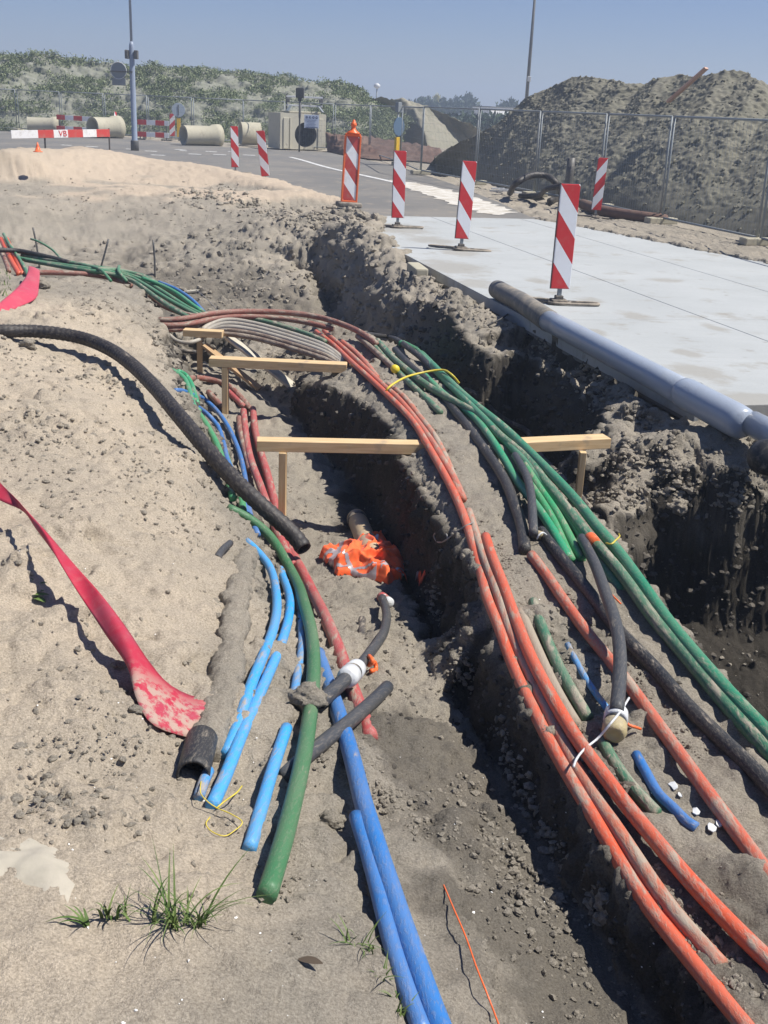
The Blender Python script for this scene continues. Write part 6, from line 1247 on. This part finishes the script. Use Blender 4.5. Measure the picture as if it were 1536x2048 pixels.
# ------------------------------------------------------------------ small things on the ground
def blades(name, bases, n, hmin, hmax, label, cat='grass tuft', seed=1, spread=.03, wd=.0035):
    r = np.random.RandomState(seed); V_ = []; Fc = []
    for _ in range(n):
        bx, by = bases[r.randint(len(bases))]; q = cast(bx + r.normal() * 6, by + r.normal() * 4); a_ = r.rand() * 6.283; h_ = hmin + (hmax - hmin) * r.rand() ** 1.3; ln = r.uniform(.3, 1.25) * h_; k0 = len(V_); m_ = 8; w0 = wd * r.uniform(.6, 1.3); sd_ = Vector((-math.sin(a_), math.cos(a_), 0))
        droop = r.uniform(.0, .55)
        for i in range(m_ + 1):
            t_ = i / m_; p = q + Vector((math.cos(a_) * ln * t_ ** 1.6, math.sin(a_) * ln * t_ ** 1.6, h_ * (t_ - droop * t_ ** 3) - .004)); w_ = w0 * (1 - t_ ** 2) + .0002; V_ += [p - sd_ * w_, p + sd_ * w_]
        for i in range(m_): Fc.append((k0 + 2 * i, k0 + 2 * i + 1, k0 + 2 * i + 3, k0 + 2 * i + 2))
    o = mesh_obj(name, V_, Fc, M['grass']); tag(o, label, cat); return o
blades('grass_tuft', [(395,1852),(400,1845),(340,1848),(310,1845),(350,1855),(380,1850),(402,1850),(250,1835)], 75, .04, .165, 'larger green grass tuft with arching blades in the lower left', seed=3, wd=.0022)
blades('grass_tuft', [(200,1830),(170,1850),(215,1838),(230,1840)], 16, .04, .11, 'sparse flat grass blades left of the larger tuft', seed=5, wd=.004)
blades('grass_tuft', [(700,1885),(715,1895),(740,1905)], 26, .02, .08, 'wispy grass beside the thick blue pipe, upper clump', seed=6, wd=.002)
blades('grass_tuft', [(770,1960),(790,2000),(800,2030)], 40, .01, .05, 'wispy grass between the blue pipes at the bottom edge', seed=7, wd=.0025)
blades('grass_tuft', [(8,560),(12,575),(4,590),(15,545)], 40, .02, .1, 'small green tuft by the torn ribbon at the left edge', seed=8, wd=.005)
def leaf(pts_c, L_, W__, ang, V_, Fc, tilt=.3):
    k0 = len(V_); ca_, sa_ = math.cos(ang), math.sin(ang)
    for i in range(7):
        t_ = i / 6; w_ = W__ * math.sin(math.pi * (t_ * .93 + .05)) ** .8
        for j, s_ in enumerate((-1, 0, 1)): x = t_ * L_; y = s_ * w_; z = L_ * tilt * t_ * (1 - .7 * t_) + abs(s_) * w_ * .3; V_.append(pts_c + Vector((x * ca_ - y * sa_, x * sa_ + y * ca_, z + .004)))
    for i in range(6):
        for j in range(2): a_ = k0 + i * 3 + j; Fc.append((a_, a_ + 1, a_ + 4, a_ + 3))
wd_ = empty('leafy_weed', cast(60, 1188), 'small broad-leaved green weed left of the red ribbon', 'weed'); bpy.context.view_layer.update()
for (x, y, L_, w_, an) in ((62,1190,.075,.014,R(165)),(62,1192,.05,.012,R(40)),(64,1195,.06,.012,R(8)),(66,1198,.075,.013,R(-38)),(60,1188,.04,.01,R(110)),(70,1165,.035,.008,R(160)),(78,1170,.03,.006,R(20)),(62,1192,.05,.012,R(-10))):
    V_ = []; Fc = []; leaf(cast(x, y), L_, w_, an, V_, Fc); o = mesh_obj('leaf', V_, Fc, M['broad_leaf']); adopt(o, wd_)
V_ = []; Fc = []; m, t, b = newmat('hollow_mark'); b.inputs['Base Color'].default_value = (.07, .05, .032, 1); b.inputs['Roughness'].default_value = .8; leaf(cast(596, 1922), .055, .011, R(-12), V_, Fc, .15); tag(mesh_obj('hollow_mark', V_, Fc, m), 'small dark leaf-shaped mark for a shaded hollow in the sand near the bottom', 'leaf')  # dark leaf shape added in place of a shaded hollow
r = np.random.RandomState(4)
for i, (x, y, s_, lb) in enumerate(((1346,1572,.018,'topmost white shard beside the small blue duct'),(1360,1590,.012,'tiny white shard just below the topmost one'),(1391,1624,.020,'white shard in the middle of the row'),(1424,1655,.020,'lowest white shard, left of its neighbour'),(1437,1648,.014,'white shard at the right end of the row'))):
    q = cast(x, y, .003); V_ = []; k = 7
    for j in range(k): a_ = 6.283 * j / k; rr2 = s_ * r.uniform(.45, 1.15); V_.append(q + Vector((math.cos(a_) * rr2 * .7, math.sin(a_) * rr2 * 1.2, r.uniform(0, .006))))
    o = mesh_obj('white_shard', V_, [tuple(range(k))], M['white_plastic'], None, False); md = o.modifiers.new('thickness', 'SOLIDIFY'); md.thickness = .003; tag(o, lb, 'shard', 'white shards on the berm')
# pale crust of hardened sand, lower left
def crust(name, pts, mat, label, cat, hgt_=.02, seed=1, s=.008, obj_kind=None):
    OWp = [cast(x, y) for x, y in pts]; X_, Y_ = np.meshgrid(np.arange(min(p.x for p in OWp), max(p.x for p in OWp), s), np.arange(min(p.y for p in OWp), max(p.y for p in OWp), s)); w_ = .03 * fbm2(X_, Y_, 9, 3, seed)
    ins = in_poly(X_ + w_, Y_ - w_, OWp); d_ = np.full(X_.shape, 9.)
    for a, b_ in zip(OWp, OWp[1:] + OWp[:1]): d_ = np.minimum(d_, seg_d(X_ + w_, Y_ - w_, a, b_))
    d_ = np.where(ins, d_, -d_); Z_ = Hh(X_, Y_) + np.clip(d_ / .035, -1, 1) * hgt_ - .002 + .004 * fbm2(X_, Y_, 14, 3, seed + 3)
    Vn = np.stack([X_.ravel(), Y_.ravel(), Z_.ravel()], 1); nr_, na_ = X_.shape; I_ = np.arange(nr_ * na_).reshape(nr_, na_); Qn = np.stack([I_[:-1, :-1].ravel(), I_[:-1, 1:].ravel(), I_[1:, 1:].ravel(), I_[1:, :-1].ravel()], 1)
    o = np_mesh(name, Vn, Qn, mat); tag(o, label, cat); return o
m, t, b = newmat('pale_crust'); v = objvec(t); f, r_n = noise_fac(t, 8, .35, .65, 6, .7, v); t.links.new(mix(t, (.36, .33, .265), (.42, .38, .31), f), b.inputs['Base Color']); b.inputs['Roughness'].default_value = .95; bump(t, b, r_n, .4, .01); M['crust'] = m
crust('flat_stone', [(-60,1670),(0,1672),(60,1660),(112,1690),(140,1728),(152,1784),(80,1776),(-60,1772)], M['crust'], 'pale flat slab of hardened sand at the lower left edge', 'stone', .009)
for i, (x, y, s_, lb) in enumerate(((238,1330,.022,'round pebble at the edge of the long red ribbon'),(664,1640,.035,'grey clod lying beside the blue pipe shadow'),(618,1395,.06,'big clay lump on the thick green pipe'),(270,1420,.02,'small dark stone below the ribbon bend'),(55,690,.06,'pale stone under the corrugated pipe at left'),(85,572,.07,'pale clod behind the torn ribbon'),(1352,1010,.07,'dark clod on the earth ledge over the right trench'),(555,1210,.03,'mud clot stuck on the light blue duct'),(1100,1465,.03,'mud clot on the orange ducts'))):
    q = cast(x, y, s_ * .3 + (.03 if 'green pipe' in lb else 0)); bm = bmesh.new(); bmesh.ops.create_icosphere(bm, subdivisions=4, radius=1)
    P_ = np.array([v_.co[:] for v_ in bm.verts]); n_ = fbm3(P_[:, 0], P_[:, 1], P_[:, 2], 1.3, 4, 200 + i); n2_ = np.abs(fbm3(P_[:, 0], P_[:, 1], P_[:, 2], 3.5, 3, 300 + i)); P_ = P_ * (1 + .32 * n_ + .28 * (n2_ - .3))[:, None] * np.array([1, .85, .7]) * s_
    fc_ = [[v_.index for v_ in f.verts] for f in bm.faces]; bm.free(); o = mesh_obj('dirt_lump', (P_ + np.array(q)).tolist(), fc_, M['soil']); tag(o, lb, 'clod')

# ------------------------------------------------------------------ thin summer haze over the site
m = bpy.data.materials.new('haze'); m.use_nodes = True; t = m.node_tree; t.nodes.clear(); pv = t.nodes.new('ShaderNodeVolumePrincipled'); om = t.nodes.new('ShaderNodeOutputMaterial'); t.links.new(pv.outputs[0], om.inputs['Volume'])
pv.inputs['Color'].default_value = (.70, .83, 1, 1); pv.inputs['Density'].default_value = .0026; pv.inputs['Anisotropy'].default_value = .2
mb = MB(); mb.box((0, 340, 7.0), (1500, 760, 18)); hz_ = mb.build('haze', m); tag(hz_, kind='stuff')
